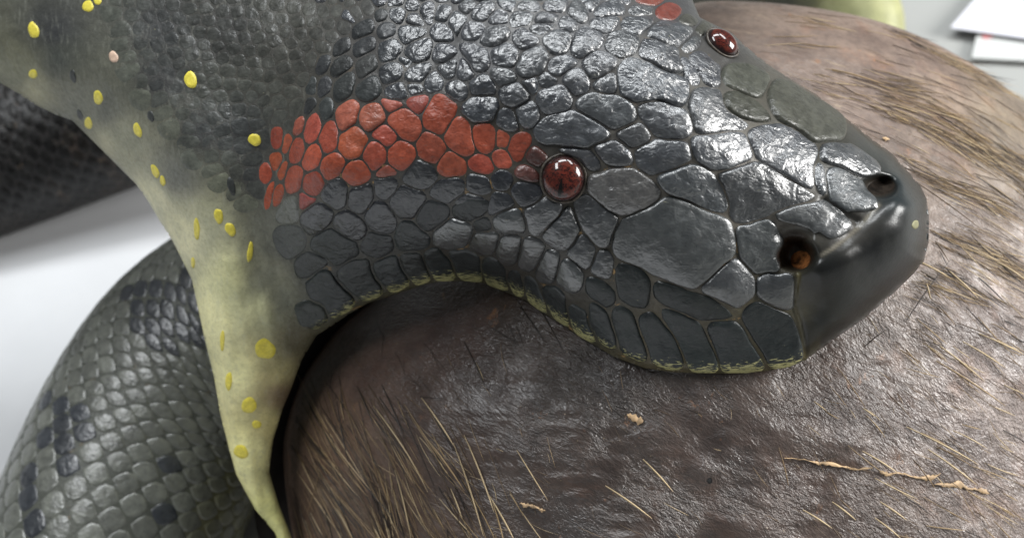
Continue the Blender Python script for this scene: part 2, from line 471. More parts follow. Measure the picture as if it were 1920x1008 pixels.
# ------------------------------------------------------------------ the snake's head, neck and stretched jaw skin
# outline of the body with the radius of its turn-over (x, y, r)
OUT = [(-240, -220, 60), (1285, -220, 80), (1288, -60, 60), (1300, 5, 45), (1312, 33, 45), (1342, 48, 45), (1372, 62, 45), (1388, 78, 45), (1420, 105, 55), (1447, 126, 60), (1485, 150, 70), (1530, 177, 80),
       (1570, 210, 80), (1600, 232, 80), (1630, 257, 75), (1675, 290, 70), (1697, 315, 70), (1725, 347, 55), (1737, 372, 48), (1742, 405, 48), (1741, 455, 48), (1732, 490, 50), (1712, 514, 60),
       (1675, 550, 60), (1620, 597, 60), (1562, 637, 50), (1510, 675, 34), (1480, 688, 26), (1430, 696, 20), (1370, 700, 16), (1300, 699, 16), (1260, 697, 16), (1210, 690, 15), (1150, 668, 14), (1117, 648, 14), (1085, 630, 13),
       (1050, 605, 13), (1020, 588, 13), (985, 563, 13), (960, 552, 13), (910, 532, 13), (880, 527, 13), (830, 527, 13), (800, 532, 14), (760, 545, 15), (720, 558, 16), (690, 568, 17), (660, 585, 18), (640, 598, 20), (620, 612, 22),
       (594, 628, 24), (565, 675, 26), (545, 730, 28), (530, 765, 28), (512, 823, 24), (504, 883, 20), (522, 943, 18), (545, 1003, 16), (570, 1070, 14),
       (548, 1075, 14), (515, 997, 18), (479, 955, 24), (443, 889, 36), (428, 835, 50), (413, 775, 60), (401, 704, 70), (383, 632, 85), (360, 524, 100), (324, 452, 110), (300, 415, 120), (280, 380, 120), (255, 345, 125),
       (220, 310, 130), (185, 275, 130), (155, 245, 130), (135, 225, 130), (105, 215, 130), (65, 195, 125), (30, 172, 120), (0, 155, 110), (-100, 100, 100), (-240, 60, 60)]
OUTP = np.array([(a, b) for a, b, _ in OUT], float); OUTR = np.array([c for *_, c in OUT], float)

def pr(x, y): return float(prey_h(x, y)[0])
lipoff = 26
CTRL = [(x, y, pr(x, y) + o) for x, y, o in (
    (1510, 675, 48), (1430, 696, 34), (1300, 699, 32), (1210, 690, 30), (1117, 648, 28), (1050, 605, 30), (985, 563, 34), (910, 532, 44),
    (1562, 637, 85), (1620, 597, 110), (1675, 550, 135), (1712, 514, 150), (1741, 440, 170), (1725, 347, 165))]
CTRL += [(830, 527, -115), (760, 545, -150), (690, 568, -185), (640, 598, -215), (594, 628, -240), (545, 730, -285), (512, 823, -315), (504, 883, -335), (545, 1003, -375), (570, 1070, -390),
         (479, 955, -330), (428, 835, -270), (401, 704, -225), (360, 524, -180), (300, 415, -165), (220, 310, -190), (135, 225, -230), (0, 155, -290), (-240, 0, -380),
         (466, 850, -290), (465, 740, -235), (450, 620, -165), (500, 650, -205), (540, 600, -190), (430, 500, -110), (400, 380, -70), (300, 280, -90), (200, 150, -135), (80, 60, -220), (300, 80, -85), (420, 180, -35), (450, 300, -35),
         (505, 300, -35), (520, 420, -75), (500, 200, 0), (520, 520, -150), (600, 500, -95), (560, 250, 40), (600, 310, 90), (580, 400, 10), (560, 120, 45), (450, 0, -30), (600, 0, 35), (0, -150, -280), (400, -200, -120), (800, -220, 0), (1200, -220, -150),
         (680, 270, 130), (760, 240, 160), (850, 240, 185), (960, 270, 195), (1057, 330, 190), (700, 390, 60), (720, 470, -40), (800, 380, 100), (800, 460, 0), (830, 500, -80), (900, 400, 125), (930, 490, 10), (1000, 480, 75), (1060, 560, 40),
         (700, 120, 130), (800, 60, 150), (700, 20, 105), (950, 100, 215), (1000, 20, 180), (1120, 150, 228), (1130, 30, 160), (1200, 220, 222), (1240, 80, 165), (1290, 150, 170), (1250, 20, 60), (1300, 60, 70),
         (1340, 95, 70), (1320, 190, 185), (1390, 150, 95), (1430, 230, 140), (1480, 200, 85), (1540, 240, 80), (1600, 300, 90), (1650, 300, 45), (1400, 310, 185), (1300, 300, 215), (1480, 340, 165), (1560, 400, 150), (1520, 310, 140),
         (1640, 350, 100), (1690, 350, 98), (1712, 385, 112), (1688, 410, 134), (1655, 440, 150), (1630, 475, 146), (1590, 480, 164), (1535, 515, 160), (1600, 440, 152), (1570, 560, 112), (1620, 535, 108), (1675, 500, 100), (1715, 450, 98), (1560, 605, 78), (1530, 570, 98), (1500, 520, 135), (1450, 440, 150), (1430, 500, 132), (1300, 380, 188), (1250, 460, 172), (1350, 470, 168),
         (1180, 370, 192), (1130, 460, 140), (1180, 540, 105), (1300, 570, 120), (1400, 560, 122), (1450, 620, 62), (1330, 640, 58), (1230, 630, 50), (1150, 590, 55)]
_skin_t = tps_fit([(a, b) for a, b, _ in CTRL], [c for *_, c in CTRL], 3e-4)

# depressions of the moulded head: nostrils and the groove beside the snout
PITS = [(1492, 478, 33, 28, 62), (1486, 440, 34, 20, 14), (1650, 350, 32, 20, 52)]
GROOVES = [([(1538, 482), (1560, 468), (1585, 448), (1612, 425), (1632, 400), (1645, 380), (1672, 362)], 12, 5), ([(1690, 310), (1697, 318), (1704, 330), (1714, 348)], 2.2, 4), ([(1694, 322), (1700, 316)], 2, 3),
           ([(1546, 378), (1570, 400), (1606, 414)], 8, 10), ([(1497, 512), (1492, 545), (1486, 572), (1497, 600), (1506, 640), (1509, 672)], 5, 7)]
def skin_raw(x, y):
    h = _skin_t(x, y)
    for cx, cy, rx, ry, dep in PITS:
        q = ((x - cx) / rx) ** 2 + ((y - cy) / ry) ** 2
        h = h - dep * np.exp(-q ** 2.4)
    for pl, wd, dep in GROOVES:
        x0, x1 = min(p[0] for p in pl) - 40, max(p[0] for p in pl) + 40; y0, y1 = min(p[1] for p in pl) - 40, max(p[1] for p in pl) + 40
        m = (x > x0) & (x < x1) & (y > y0) & (y < y1)
        if np.any(m):
            d = seg_dist(x[m], y[m], pl, closed=False)[0]
            h[m] = h[m] - dep * np.exp(-(d / wd) ** 2)
    s3 = np.stack([np.ravel(x), np.ravel(y), 0 * np.ravel(x)], 1)
    h = h + (3.0 * vnoise(s3 / 38) + 1.2 * vnoise(s3 / 14 + 5)).reshape(np.shape(x)) * np.where(x < 560, 0.8, np.where(x > 1490, 0.4, 0.7))
    # stretched folds in the jaw skin
    fo = np.clip((560 - x) / 120, 0, 1) * np.clip((y - 380) / 150, 0, 1)
    h = h + fo * 5 * vnoise(np.stack([np.ravel(x) / 17 - np.ravel(y) / 90, np.ravel(y) / 150, 0 * np.ravel(x)], 1)).reshape(np.shape(x))
    return h
def skin_h(x, y):
    x = np.asarray(x, float); y = np.asarray(y, float)
    h = skin_raw(x, y)
    d, r, _, _ = seg_dist(x, y, OUTP, OUTR)
    ins = inside(x, y, OUTP)
    d = np.where(ins, d, 0)
    u = np.clip(d / r, 0, 1)
    h = h - r * 1.15 * (1 - np.sqrt(np.clip(1 - (1 - u) ** 2, 0, 1)))
    p, q = prey_h(x, y)
    over = (q < 0.985) & (x > 760)
    return np.where(over, np.maximum(h, p + 20), h)

ST = 4.0
GX0, GY0, GX1, GY1 = -244.0, -224.0, 1760.0, 1088.0
xs = np.arange(GX0, GX1, ST); ys = np.arange(GY0, GY1, ST)
gx, gy = np.meshgrid(xs, ys)
ins = inside(gx, gy, OUTP)
cell = ins[:-1, :-1].astype(int) + ins[:-1, 1:] + ins[1:, 1:] + ins[1:, :-1]
use = cell >= 2
_, _, bx, by = seg_dist(gx, gy, OUTP)
d0 = np.hypot(gx - bx, gy - by)
snap = (~ins) | (d0 < ST * 0.45)
sx = np.where(snap, bx, gx); sy = np.where(snap, by, gy)
SH = skin_h(sx, sy)
I = np.arange(gx.size).reshape(gx.shape)
Q = np.stack([I[:-1, :-1], I[1:, :-1], I[1:, 1:], I[:-1, 1:]], -1)[use]
used = np.unique(Q); remap = -np.ones(gx.size, np.int64); remap[used] = np.arange(len(used))
Q = remap[Q]
vx, vy, vh = sx.ravel()[used], sy.ravel()[used], SH.ravel()[used]
# boundary ring(s) carried back and inward to give the skin its thickness
E = np.concatenate([Q[:, [0, 1]], Q[:, [1, 2]], Q[:, [2, 3]], Q[:, [3, 0]]])
key = np.sort(E, 1); kk = key[:, 0] * (len(used) + 1) + key[:, 1]
u_, inv, cnt = np.unique(kk, return_inverse=True, return_counts=True)
BE = E[cnt[inv] == 1]
bv = np.unique(BE)
vtx = [np.stack([vx, vy, vh], 1)]
bxy = np.stack([vx[bv], vy[bv]], 1)
# inward direction from the outline
nx_ = np.zeros_like(bxy)
for k, (dx, dy) in enumerate(((8, 0), (-8, 0), (0, 8), (0, -8), (6, 6), (-6, -6), (6, -6), (-6, 6))):
    m = inside(bxy[:, 0] + dx, bxy[:, 1] + dy, OUTP)
    nx_ += np.where(m[:, None], (dx, dy), (0, 0))
nx_ /= np.maximum(np.linalg.norm(nx_, axis=1, keepdims=True), 1e-6)
rr = seg_dist(bxy[:, 0], bxy[:, 1], OUTP, OUTR)[1]
allq = [Q]
prev = bv; base = len(used)
bh = vh[bv]
for inset, down in ((0.25, 0.5), (0.9, 1.3), (1.6, 2.6)):
    pts = bxy + nx_ * (rr * inset)[:, None] * 0.6
    hh = bh - rr * down
    vtx.append(np.column_stack([pts, hh]))
    newi = np.arange(base, base + len(bv)); base += len(bv)
    mp = dict(zip(bv.tolist(), range(len(bv))))
    a = np.array([mp[i] for i in BE[:, 0]]); b_ = np.array([mp[i] for i in BE[:, 1]])
    allq.append(np.stack([prev[b_], prev[a], newi[a], newi[b_]], 1))
    prev = newi
VV = np.vstack(vtx); QQ = np.vstack(allq)
SKIN_COL = [(100, 60, (.040, .044, .046)), (300, 60, (.038, .040, .040)), (300, 150, (.042, .044, .044)), (420, 60, (.040, .041, .038)), (450, 250, (.045, .048, .048)), (380, 250, (.05, .053, .052)), (560, 100, (.050, .050, .044)), (480, 330, (.055, .058, .057)), (40, 140, (.17, .18, .12)), (60, 170, (.24, .24, .16)), (150, 200, (.16, .17, .13)), (110, 110, (.07, .08, .07)),
            (200, 200, (.12, .13, .105)), (230, 260, (.20, .21, .15)), (200, 270, (.26, .26, .18)), (280, 370, (.36, .36, .24)), (330, 330, (.13, .14, .12)), (400, 420, (.26, .27, .18)), (350, 440, (.36, .36, .23)), (430, 520, (.34, .35, .19)), (480, 580, (.33, .34, .20)), (400, 600, (.42, .42, .23)),
            (450, 700, (.43, .43, .23)), (470, 850, (.46, .46, .23)), (520, 980, (.37, .38, .16)), (530, 560, (.16, .17, .13)), (560, 640, (.13, .12, .07)), (520, 700, (.27, .25, .12)), (505, 800, (.32, .30, .14)), (530, 740, (.16, .12, .07)), (545, 450, (.075, .08, .075)), (505, 430, (.15, .16, .13)),
            (500, 520, (.22, .23, .17)), (600, 580, (.075, .08, .06)), (600, 480, (.055, .06, .058)), (700, 400, (.045, .045, .043)), (640, 520, (.035, .037, .035)), (590, 520, (.05, .055, .05)), (750, 500, (.035, .036, .033)), (850, 450, (.04, .038, .033)), (950, 480, (.04, .038, .034)), (1050, 520, (.045, .042, .036)), (620, 290, (.035, .034, .032)), (750, 250, (.04, .037, .034)), (870, 270, (.05, .045, .036)), (560, 330, (.05, .045, .04)), (900, 330, (.07, .065, .055)), (900, 100, (.075, .078, .082)), (1100, 60, (.075, .078, .082)), (1050, 160, (.085, .087, .088)), (700, 100, (.07, .07, .068)), (1200, 200, (.12, .12, .112)), (1300, 500, (.12, .112, .095)), (1400, 300, (.135, .13, .115)), (1450, 400, (.13, .125, .11)), (1250, 350, (.12, .115, .1)), (1450, 200, (.065, .064, .053)), (1560, 230, (.045, .045, .038)), (1350, 50, (.04, .042, .042)), (1290, 0, (.05, .053, .056)),
            (1600, 560, (.0095, .0115, .0105)), (1700, 450, (.010, .012, .012)), (1560, 510, (.010, .0115, .012)), (1640, 480, (.008, .0095, .0105)), (1690, 360, (.02, .027, .03)), (1540, 600, (.0095, .0115, .0105)), (1680, 520, (.006, .0068, .007)), (1590, 620, (.0095, .0115, .0105)), (1530, 650, (.007, .008, .007)), (1640, 300, (.032, .036, .034)), (1600, 420, (.05, .05, .046)), (1512, 650, (.02, .02, .017)), (1500, 610, (.02, .02, .017)), (1300, 650, (.10, .085, .045)), (1420, 640, (.11, .095, .05)), (1220, 640, (.09, .075, .04)), (1150, 620, (.06, .055, .035)), (1350, 697, (.05, .045, .02)), (1100, 635, (.03, .03, .022)), (1000, 570, (.04, .04, .03)), (880, 525, (.06, .06, .04)), (760, 540, (.06, .06, .04)), (1500, 590, (.09, .085, .05))]
sc = idw(VV[:, 0], VV[:, 1], SKIN_COL, 3.5)
dl = seg_dist(VV[:, 0], VV[:, 1], OUTP)[0]
pitk = np.zeros(len(VV))
ylip = ((VV[:, 0] > 600) & (VV[:, 0] < 1540) & (VV[:, 1] > 500)) * np.clip(1 - dl / 24, 0, 1)
sc = sc * (1 - 0.12 * ylip[:, None]) + 0.12 * ylip[:, None] * np.array((.30, .28, .12))
sc = sc * (.86 + .90 * np.clip((sc[:, :1] - .12) / .2, 0, 1)) * np.array((1.08, 1.02, 1.0))
for pl, wd, cl in (([(1540, 478), (1560, 466), (1585, 447), (1612, 425), (1632, 402), (1648, 384)], 3.5, (.17, .155, .125)), ([(1497, 515), (1493, 545), (1488, 572), (1497, 600), (1505, 640), (1509, 668)], 4.0, (.16, .135, .065)),
                   ([(1362, 565), (1400, 590), (1440, 585), (1475, 585), (1488, 572)], 3.5, (.13, .115, .07))):
    kx = np.exp(-(seg_dist(VV[:, 0], VV[:, 1], pl, closed=False)[0] / wd) ** 2)[:, None] * .8
    sc = sc * (1 - kx) + np.array(cl) * kx
for nx0, ny0, nrx, nry in ((1492, 478, 31, 27), (1650, 350, 30, 19), (1488, 446, 26, 14)):  # shade of the nostril hollows painted into the skin colour
    kx = np.clip(1.6 - 1.2 * (((VV[:, 0] - nx0) / nrx) ** 2 + ((VV[:, 1] - ny0) / nry) ** 2), 0, 1)[:, None] * .9
    sc = sc * (1 - kx) + np.array((.022, .014, .008)) * kx
    pitk = np.maximum(pitk, kx[:, 0])
sc = np.concatenate([sc, np.ones((len(sc), 1))], 1)
dust = np.clip((VV[:, 0] - 560) / 120, 0, 1) * np.clip((1480 - VV[:, 0]) / 60, 0, 1) * np.clip((VV[:, 1] - 180) / 120, 0.12, 1)
snake = empty('snake', tuple(W(1000, 500, -150)), 'black snake with a red stripe behind its eye, head lying on the brown carcass', 'snake')
SN0 = parent_world(snake)
body = mesh('body', W(VV[:, 0], VV[:, 1], VV[:, 2]), QQ, M_SKIN, snake, attrs={'col': sc, 'dust': dust, 'neck': np.clip((600 - VV[:, 0]) / 60, 0, 1), 'gloss': (1 - pitk) * np.clip((VV[:, 0] - 1470) / 40, 0, 1) + np.clip((VV[:, 0] - 600) / 80, 0, 1) * np.clip((1470 - VV[:, 0]) / 40, 0, 1) * 0.35}, quads=True)

# lookup of surface point and normal on the body
NRM = None
PW = W(gx, gy, skin_h(gx, gy))
du = np.gradient(PW, axis=1); dv = np.gradient(PW, axis=0)
NN = np.cross(dv, du); NN /= np.linalg.norm(NN, axis=-1, keepdims=True)
_s = np.sign((NN * (CAM - PW)).sum(-1)); NN *= _s[..., None]
for _ in range(3):
    NN = (NN + np.roll(NN, 1, 0) + np.roll(NN, -1, 0) + np.roll(NN, 1, 1) + np.roll(NN, -1, 1))
    NN /= np.linalg.norm(NN, axis=-1, keepdims=True)
def surf(x, y):
    x = np.asarray(x, float); y = np.asarray(y, float)
    fx = np.clip((x - GX0) / ST, 0, len(xs) - 1.001); fy = np.clip((y - GY0) / ST, 0, len(ys) - 1.001)
    ix, iy = fx.astype(int), fy.astype(int); tx, ty = (fx - ix)[:, None], (fy - iy)[:, None]
    def bl(A): return A[iy, ix] * (1 - tx) * (1 - ty) + A[iy, ix + 1] * tx * (1 - ty) + A[iy + 1, ix] * (1 - tx) * ty + A[iy + 1, ix + 1] * tx * ty
    n = bl(NN); n /= np.linalg.norm(n, axis=1, keepdims=True)
    return bl(PW), n

# ------------------------------------------------------------------ scales of the head
SCALES = []      # (outline, kind)
def T(x0, y0, k, kind, *polys):
    for p in polys:
        SCALES.append(([(x0 + a / k, y0 + b / k) for a, b in p], kind))
T(480, 160, 4, 'red',
  [(140,310),(195,310),(205,370),(190,460),(155,480),(130,430),(122,360)], [(215,350),(250,360),(265,410),(240,480),(215,540),(200,490),(205,420)],
  [(265,470),(300,400),(355,380),(360,450),(345,540),(310,580),(255,590),(250,540)],
  [(375,280),(440,180),(470,230),(485,310),(465,370),(400,430),(368,450),(355,360)], [(490,350),(530,280),(580,250),(595,290),(610,360),(605,450),(580,490),(505,510),(480,420)],
  [(370,510),(420,450),(475,450),(485,510),(475,590),(430,630),(375,645),(348,580)], [(125,530),(180,510),(190,560),(170,620),(140,640),(118,590)],
  [(190,590),(230,560),(235,610),(215,690),(175,720),(162,680)], [(35,610),(85,590),(108,640),(90,720),(60,740),(35,690)],
  [(235,630),(310,600),(350,640),(345,700),(320,780),(240,810),(220,760),(222,690)], [(135,770),(200,730),(205,780),(180,860),(130,910),(122,840)],
  [(100,770),(130,720),(150,690),(140,760),(115,860),(95,950),(78,930),(85,840)], [(360,690),(440,645),(485,660),(495,720),(500,750),(480,790),(425,835),(375,810),(350,760)],
  [(495,560),(600,500),(650,550),(660,580),(640,640),(600,680),(540,705),(490,660),(485,610)],
  [(690,600),(780,565),(830,600),(845,680),(800,745),(720,745),(660,710),(645,660)], [(625,390),(740,310),(790,340),(830,400),(800,470),(780,530),(690,545),(620,480)],
  [(1000,230),(1080,190),(1130,190),(1220,260),(1245,310),(1220,370),(1165,425),(1100,380),(1050,340),(990,270)],
  [(870,370),(940,310),(990,320),(1050,370),(1040,410),(990,455),(930,420)], [(820,500),(870,425),(920,430),(965,490),(970,560),(920,610),(880,640),(840,590),(800,540)],
  [(1000,490),(1080,425),(1140,440),(1200,490),(1180,560),(1110,630),(1060,630),(1000,580)])
T(480, 160, 4, 'pink',
  [(300,290),(350,230),(365,270),(350,350),(310,380),(280,370)], [(330,810),(360,810),(420,850),(462,860),(400,905),(330,950),(318,900)],
  [(600,200),(650,150),(730,120),(770,170),(755,270),(700,310),(640,345),(615,300)], [(790,190),(850,160),(920,150),(960,190),(970,250),(900,310),(840,355),(800,310),(765,250)],
  [(950,110),(1060,115),(1095,140),(1060,170),(990,205),(965,160)], [(1130,120),(1220,90),(1290,90),(1270,140),(1230,210),(1190,190)],
  [(900,660),(980,605),(1050,640),(1040,670),(940,690)])
T(780, 160, 4, 'red',
  [(150,70),(200,90),(290,140),(280,210),(210,370),(140,360),(55,300),(60,220),(120,140)], [(320,240),(380,280),(410,340),(420,430),(430,490),(390,525),(330,510),(250,450),(215,400),(240,320)],
  [(60,355),(130,355),(200,430),(220,470),(150,580),(90,570),(20,530),(10,460)], [(240,500),(310,540),(365,590),(360,650),(340,680),(230,675),(165,620),(190,570)],
  [(430,325),(490,295),(540,300),(590,350),(590,450),(540,500),(480,490),(445,430),(425,380)], [(620,345),(660,360),(690,400),(685,460),(620,465),(608,420)],
  [(580,530),(630,480),(680,500),(710,560),(700,600),(640,615),(590,590)], [(720,410),(790,365),(850,385),(850,430),(815,490),(780,555),(740,560),(690,480)],
  [(440,540),(480,525),(560,580),(580,620),(560,665),(480,645),(410,600),(400,565)])
T(780, 160, 4, 'maroon', [(835,500),(890,460),(930,490),(990,550),(960,590),(900,600),(830,550)], [(745,640),(800,600),(860,620),(920,680),(915,720),(840,710),(745,670)])
T(480, 160, 4, 'dark',
  [(520,780),(600,705),(670,730),(690,790),(675,870),(620,920),(550,900),(490,830)], [(340,960),(470,870),(560,930),(565,1000),(520,1060),(440,1090),(350,1040)],
  [(220,850),(310,840),(320,930),(300,1020),(230,1030),(185,960)], [(700,790),(850,740),(880,790),(870,870),(800,960),(720,940),(695,870)],
  [(900,720),(1020,690),(1030,800),(960,850),(890,810)], [(1030,830),(1130,770),(1240,810),(1250,880),(1170,990),(1070,990),(1020,900)],
  [(1130,650),(1210,565),(1300,590),(1335,660),(1310,740),(1240,770),(1150,740)])
T(480, 380, 4, 'dark', [(600,110),(690,60),(760,110),(830,190),(800,260),(720,270),(640,230),(590,170)], [(885,-10),(960,10),(1050,120),(1030,220),(930,235),(850,180),(820,110)])
T(480, 380, 4, 'faint', [(460,270),(560,200),(650,250),(740,300),(750,380),(640,440),(540,400),(450,340)], [(790,330),(860,220),(1000,250),(1040,300),(940,380),(850,370)],
  [(1050,230),(1110,130),(1180,160),(1240,230),(1300,260),(1280,330),(1150,345),(1040,300)],
  [(170,240),(230,180),(310,190),(330,290),(310,370),(240,380),(190,320)], [(330,420),(430,400),(520,440),(480,500),(400,560),(340,520)])
T(480, 380, 4, 'labial', [(600,550),(700,450),(850,435),(845,480),(880,570),(960,640),(920,690),(790,715),(700,650),(640,590)],
  [(875,475),(1050,400),(1080,470),(1140,560),(1165,590),(1040,660),(985,640),(910,560)], [(380,600),(470,500),(540,515),(590,575),(650,650),(740,720),(700,790),(560,860),(520,760),(420,720)],
  [(300,780),(400,740),(500,780),(540,870),(440,930),(340,900)])
T(780, 380, 4, 'labial', [(-120,405),(25,382),(50,450),(105,565),(0,605),(-30,590),(-100,500)], [(60,375),(150,335),(190,370),(250,430),(262,500),(305,580),(170,580),(130,540),(78,440)],
  [(220,375),(400,362),(475,410),(475,490),(512,600),(400,585),(325,545),(285,430)], [(500,420),(600,410),(645,480),(665,560),(705,670),(600,635),(535,600),(497,500)],
  [(685,560),(720,510),(775,540),(815,700),(760,700),(720,660)], [(805,540),(895,590),(975,770),(1005,850),(900,770),(835,690)],
  [(935,615),(1050,622),(1110,720),(1140,850),(1170,950),(1100,900),(1000,810),(955,690)])
T(780, 380, 4, 'faint', [(10,130),(60,20),(150,0),(245,30),(250,90),(180,170),(110,200),(50,185)], [(270,30),(400,-50),(560,-20),(570,50),(450,100),(400,130),(290,110)], [(440,145),(520,125),(565,180),(550,205),(450,210)])
T(780, 380, 4, 'smooth', [(135,210),(260,120),(380,155),(425,200),(410,270),(370,310),(230,330),(145,300)], [(590,130),(620,80),(730,40),(790,90),(825,170),(800,215),(690,215),(590,190)],
  [(445,235),(560,218),(615,255),(585,375),(480,375),(400,340)], [(640,270),(780,240),(790,310),(755,430),(650,445),(600,395)], [(812,270),(890,280),(955,330),(915,430),(878,490),(790,478),(772,420)],
  [(985,360),(1080,412),(1055,520),(1018,615),(932,588),(910,520)], [(1092,422),(1180,450),(1245,540),(1245,615),(1150,625),(1055,600),(1082,490)])
T(780, 160, 4, 'dark', [(730,770),(790,735),(900,750),(930,830),(880,890),(800,890),(740,840)], [(570,680),(640,645),(710,690),(700,750),(630,780),(570,750)], [(380,700),(460,680),(550,720),(555,780),(510,825),(450,825),(380,790)],
  [(530,890),(600,812),(700,842),(740,900),(620,950),(540,960)], [(150,760),(300,690),(370,720),(360,800),(260,880),(180,860),(120,810)], [(275,880),(370,812),(520,835),(520,890),(450,955),(330,930)])
T(780, 380, 4, 'plate', [(830,60),(980,-40),(1085,10),(1080,70),(985,160),(890,235),(840,170),(825,100)], [(995,195),(1080,115),(1140,45),(1185,110),(1215,200),(1195,270),(1140,325),(1040,318),(965,260)])
T(1060, 360, 4, 'plate', [(80,105),(150,45),(225,95),(300,155),(375,212),(318,310),(308,395),(255,395),(185,320),(105,210)], [(110,320),(155,340),(215,430),(195,510),(140,560),(65,500),(30,470)], [(250,445),(315,465),(340,520),(315,615),(260,625),(218,580)])
T(1060, 360, 4, 'smooth', [(400,300),(440,235),(560,158),(700,90),(800,70),(900,98),(1000,168),(1190,245),(1250,370),(1250,445),(1145,525),(1055,612),(955,700),(850,672),(700,612),(560,532),(405,485),(375,400)])
T(1060, 360, 4, 'labial', [(402,535),(560,592),(625,660),(615,780),(595,858),(500,838),(415,785),(394,650)], [(665,655),(800,705),(930,765),(1060,795),(1195,880),(1280,935),(1180,955),(1000,935),(825,865),(675,795)])
T(1060, 480, 4, 'labial', [(155,165),(260,185),(362,280),(362,335),(305,375),(205,298),(165,250)], [(205,345),(288,405),(318,465),(365,570),(392,690),(300,655),(225,588),(175,480),(183,380)],
  [(345,425),(400,378),(478,425),(518,485),(555,590),(612,750),(600,788),(425,708),(385,580)], [(552,465),(640,428),(715,492),(792,580),(842,700),(890,830),(780,838),(665,788),(607,620),(568,540)],
  [(690,408),(760,405),(900,455),(975,495),(1052,600),(1130,770),(1140,868),(1020,868),(935,840),(886,700),(808,560)], [(15,345),(100,405),(165,425),(172,520),(215,595),(235,665),(150,628),(65,560),(25,450)])
T(1300, 480, 4, 'labial', [(135,495),(300,488),(365,560),(425,680),(505,800),(530,848),(400,878),(235,868),(188,740),(115,560)], [(375,455),(405,395),(480,348),(600,405),(715,455),(765,560),(803,700),(800,768),(700,815),(595,842),(538,720),(448,580)])
T(1300, 480, 4, 'smooth', [(505,190),(550,145),(720,185),(735,260),(725,345),(690,382),(600,352),(515,310)], [(155,195),(232,108),(310,50),(375,115),(432,192),(422,268),(356,342),(280,332),(180,284),(70,258)])
T(1000, 354, 2.52, 'smooth', [(982,205),(1100,172),(1150,186),(1186,240),(1158,300),(1152,376),(1062,384),(995,318),(976,250)])
T(1440, 300, 4, 'smooth', [(70,430),(180,365),(400,315),(475,355),(595,435),(650,482),(595,555),(470,605),(380,535),(250,495),(140,455)], [(445,65),(520,75),(620,125),(700,165),(728,222),(785,300),(785,358),(720,400),(622,376),(505,306),(455,258),(435,150)])
T(1100, 180, 4, 'plate', [(420,75),(540,55),(640,95),(735,135),(765,200),(772,285),(720,315),(600,310),(515,285),(445,208),(410,150)], [(770,80),(820,-35),(960,-35),(1015,15),(1042,125),(1130,185),(1260,212),(1190,245),(1050,245),(905,275),(842,280),(818,190)],
  [(795,318),(900,308),(1160,286),(1195,350),(1232,440),(1190,475),(1050,525),(940,525),(862,485),(805,420)], [(375,425),(500,338),(735,348),(752,400),(772,468),(700,502),(560,552),(470,562),(405,500)],
  [(235,295),(410,212),(445,242),(482,310),(430,345),(340,372),(282,335)], [(555,605),(660,575),(740,530),(850,548),(925,605),(982,680),(1030,835),(920,812),(780,752),(640,695)])
T(0, 0, 1, 'plate', [(1352,330),(1420,306),(1450,321),(1490,346),(1532,371),(1480,380),(1440,390),(1400,407),(1382,405),(1374,370),(1364,346)])
T(1380, 120, 4, 'plate', [(85,485),(250,475),(340,475),(425,515),(535,605),(590,660),(560,740),(575,850),(600,950),(440,875),(305,795),(178,718),(138,625)], [(605,765),(655,775),(672,850),(682,975),(642,975),(585,900)],
  [(645,610),(760,605),(860,665),(950,725),(1060,800),(1000,842),(930,845),(805,765),(702,735),(655,700)])
T(1380, 120, 4, 'olive', [(360,435),(305,380),(275,300),(258,210),(292,130),(400,178),(560,278),(700,358),(795,425),(800,500),(790,562),(660,572),(590,572),(482,485)],
  [(-90,235),(0,238),(120,298),(195,375),(270,420),(150,434),(50,405),(-40,348),(-105,290)], [(0,165),(60,205),(170,235),(200,180),(248,130),(180,88),(60,40),(-60,30),(-115,100),(-60,140)])
T(1100, 0, 4, 'top', [(245,540),(305,458),(380,455),(480,495),(600,565),(725,615),(742,650),(725,795),(620,775),(520,735),(400,742),(265,705),(250,620)],
  [(400,380),(430,335),(520,335),(635,375),(685,405),(692,495),(745,552),(620,535),(500,465),(392,415)], [(700,410),(765,475),(835,580),(842,632),(745,595),(708,520)],
  [(790,405),(850,378),(925,435),(965,482),(985,560),(992,615),(960,650),(905,615),(808,500),(768,450)], [(470,250),(505,205),(560,168),(680,178),(775,225),(800,260),(735,325),(640,325),(560,285)], [(800,268),(845,340),(790,385),(745,375),(728,332)],
  [(320,90),(380,48),(495,75),(485,108),(350,118)], [(240,200),(310,145),(450,125),(505,152),(458,205),(350,225)], [(60,90),(130,25),(270,35),(285,70),(250,105),(100,135)], [(35,208),(82,145),(200,135),(245,162),(218,206),(100,236)],
  [(135,350),(182,275),(260,255),(338,295),(384,340),(366,376),(270,414),(182,376)], [(5,520),(24,435),(82,396),(205,452),(196,498),(90,574),(32,574)], [(45,640),(112,595),(198,555),(215,600),(206,685),(120,685)])
T(1100, 0, 4, 'farred', [(510,90),(560,64),(650,84),(686,110),(658,145),(560,136)], [(340,-10),(535,0),(526,28),(400,18)])
T(1100, 0, 4, 'olive', [(692,140),(750,134),(815,170),(798,196),(702,168)], [(820,222),(880,184),(945,202),(898,236),(842,246)])
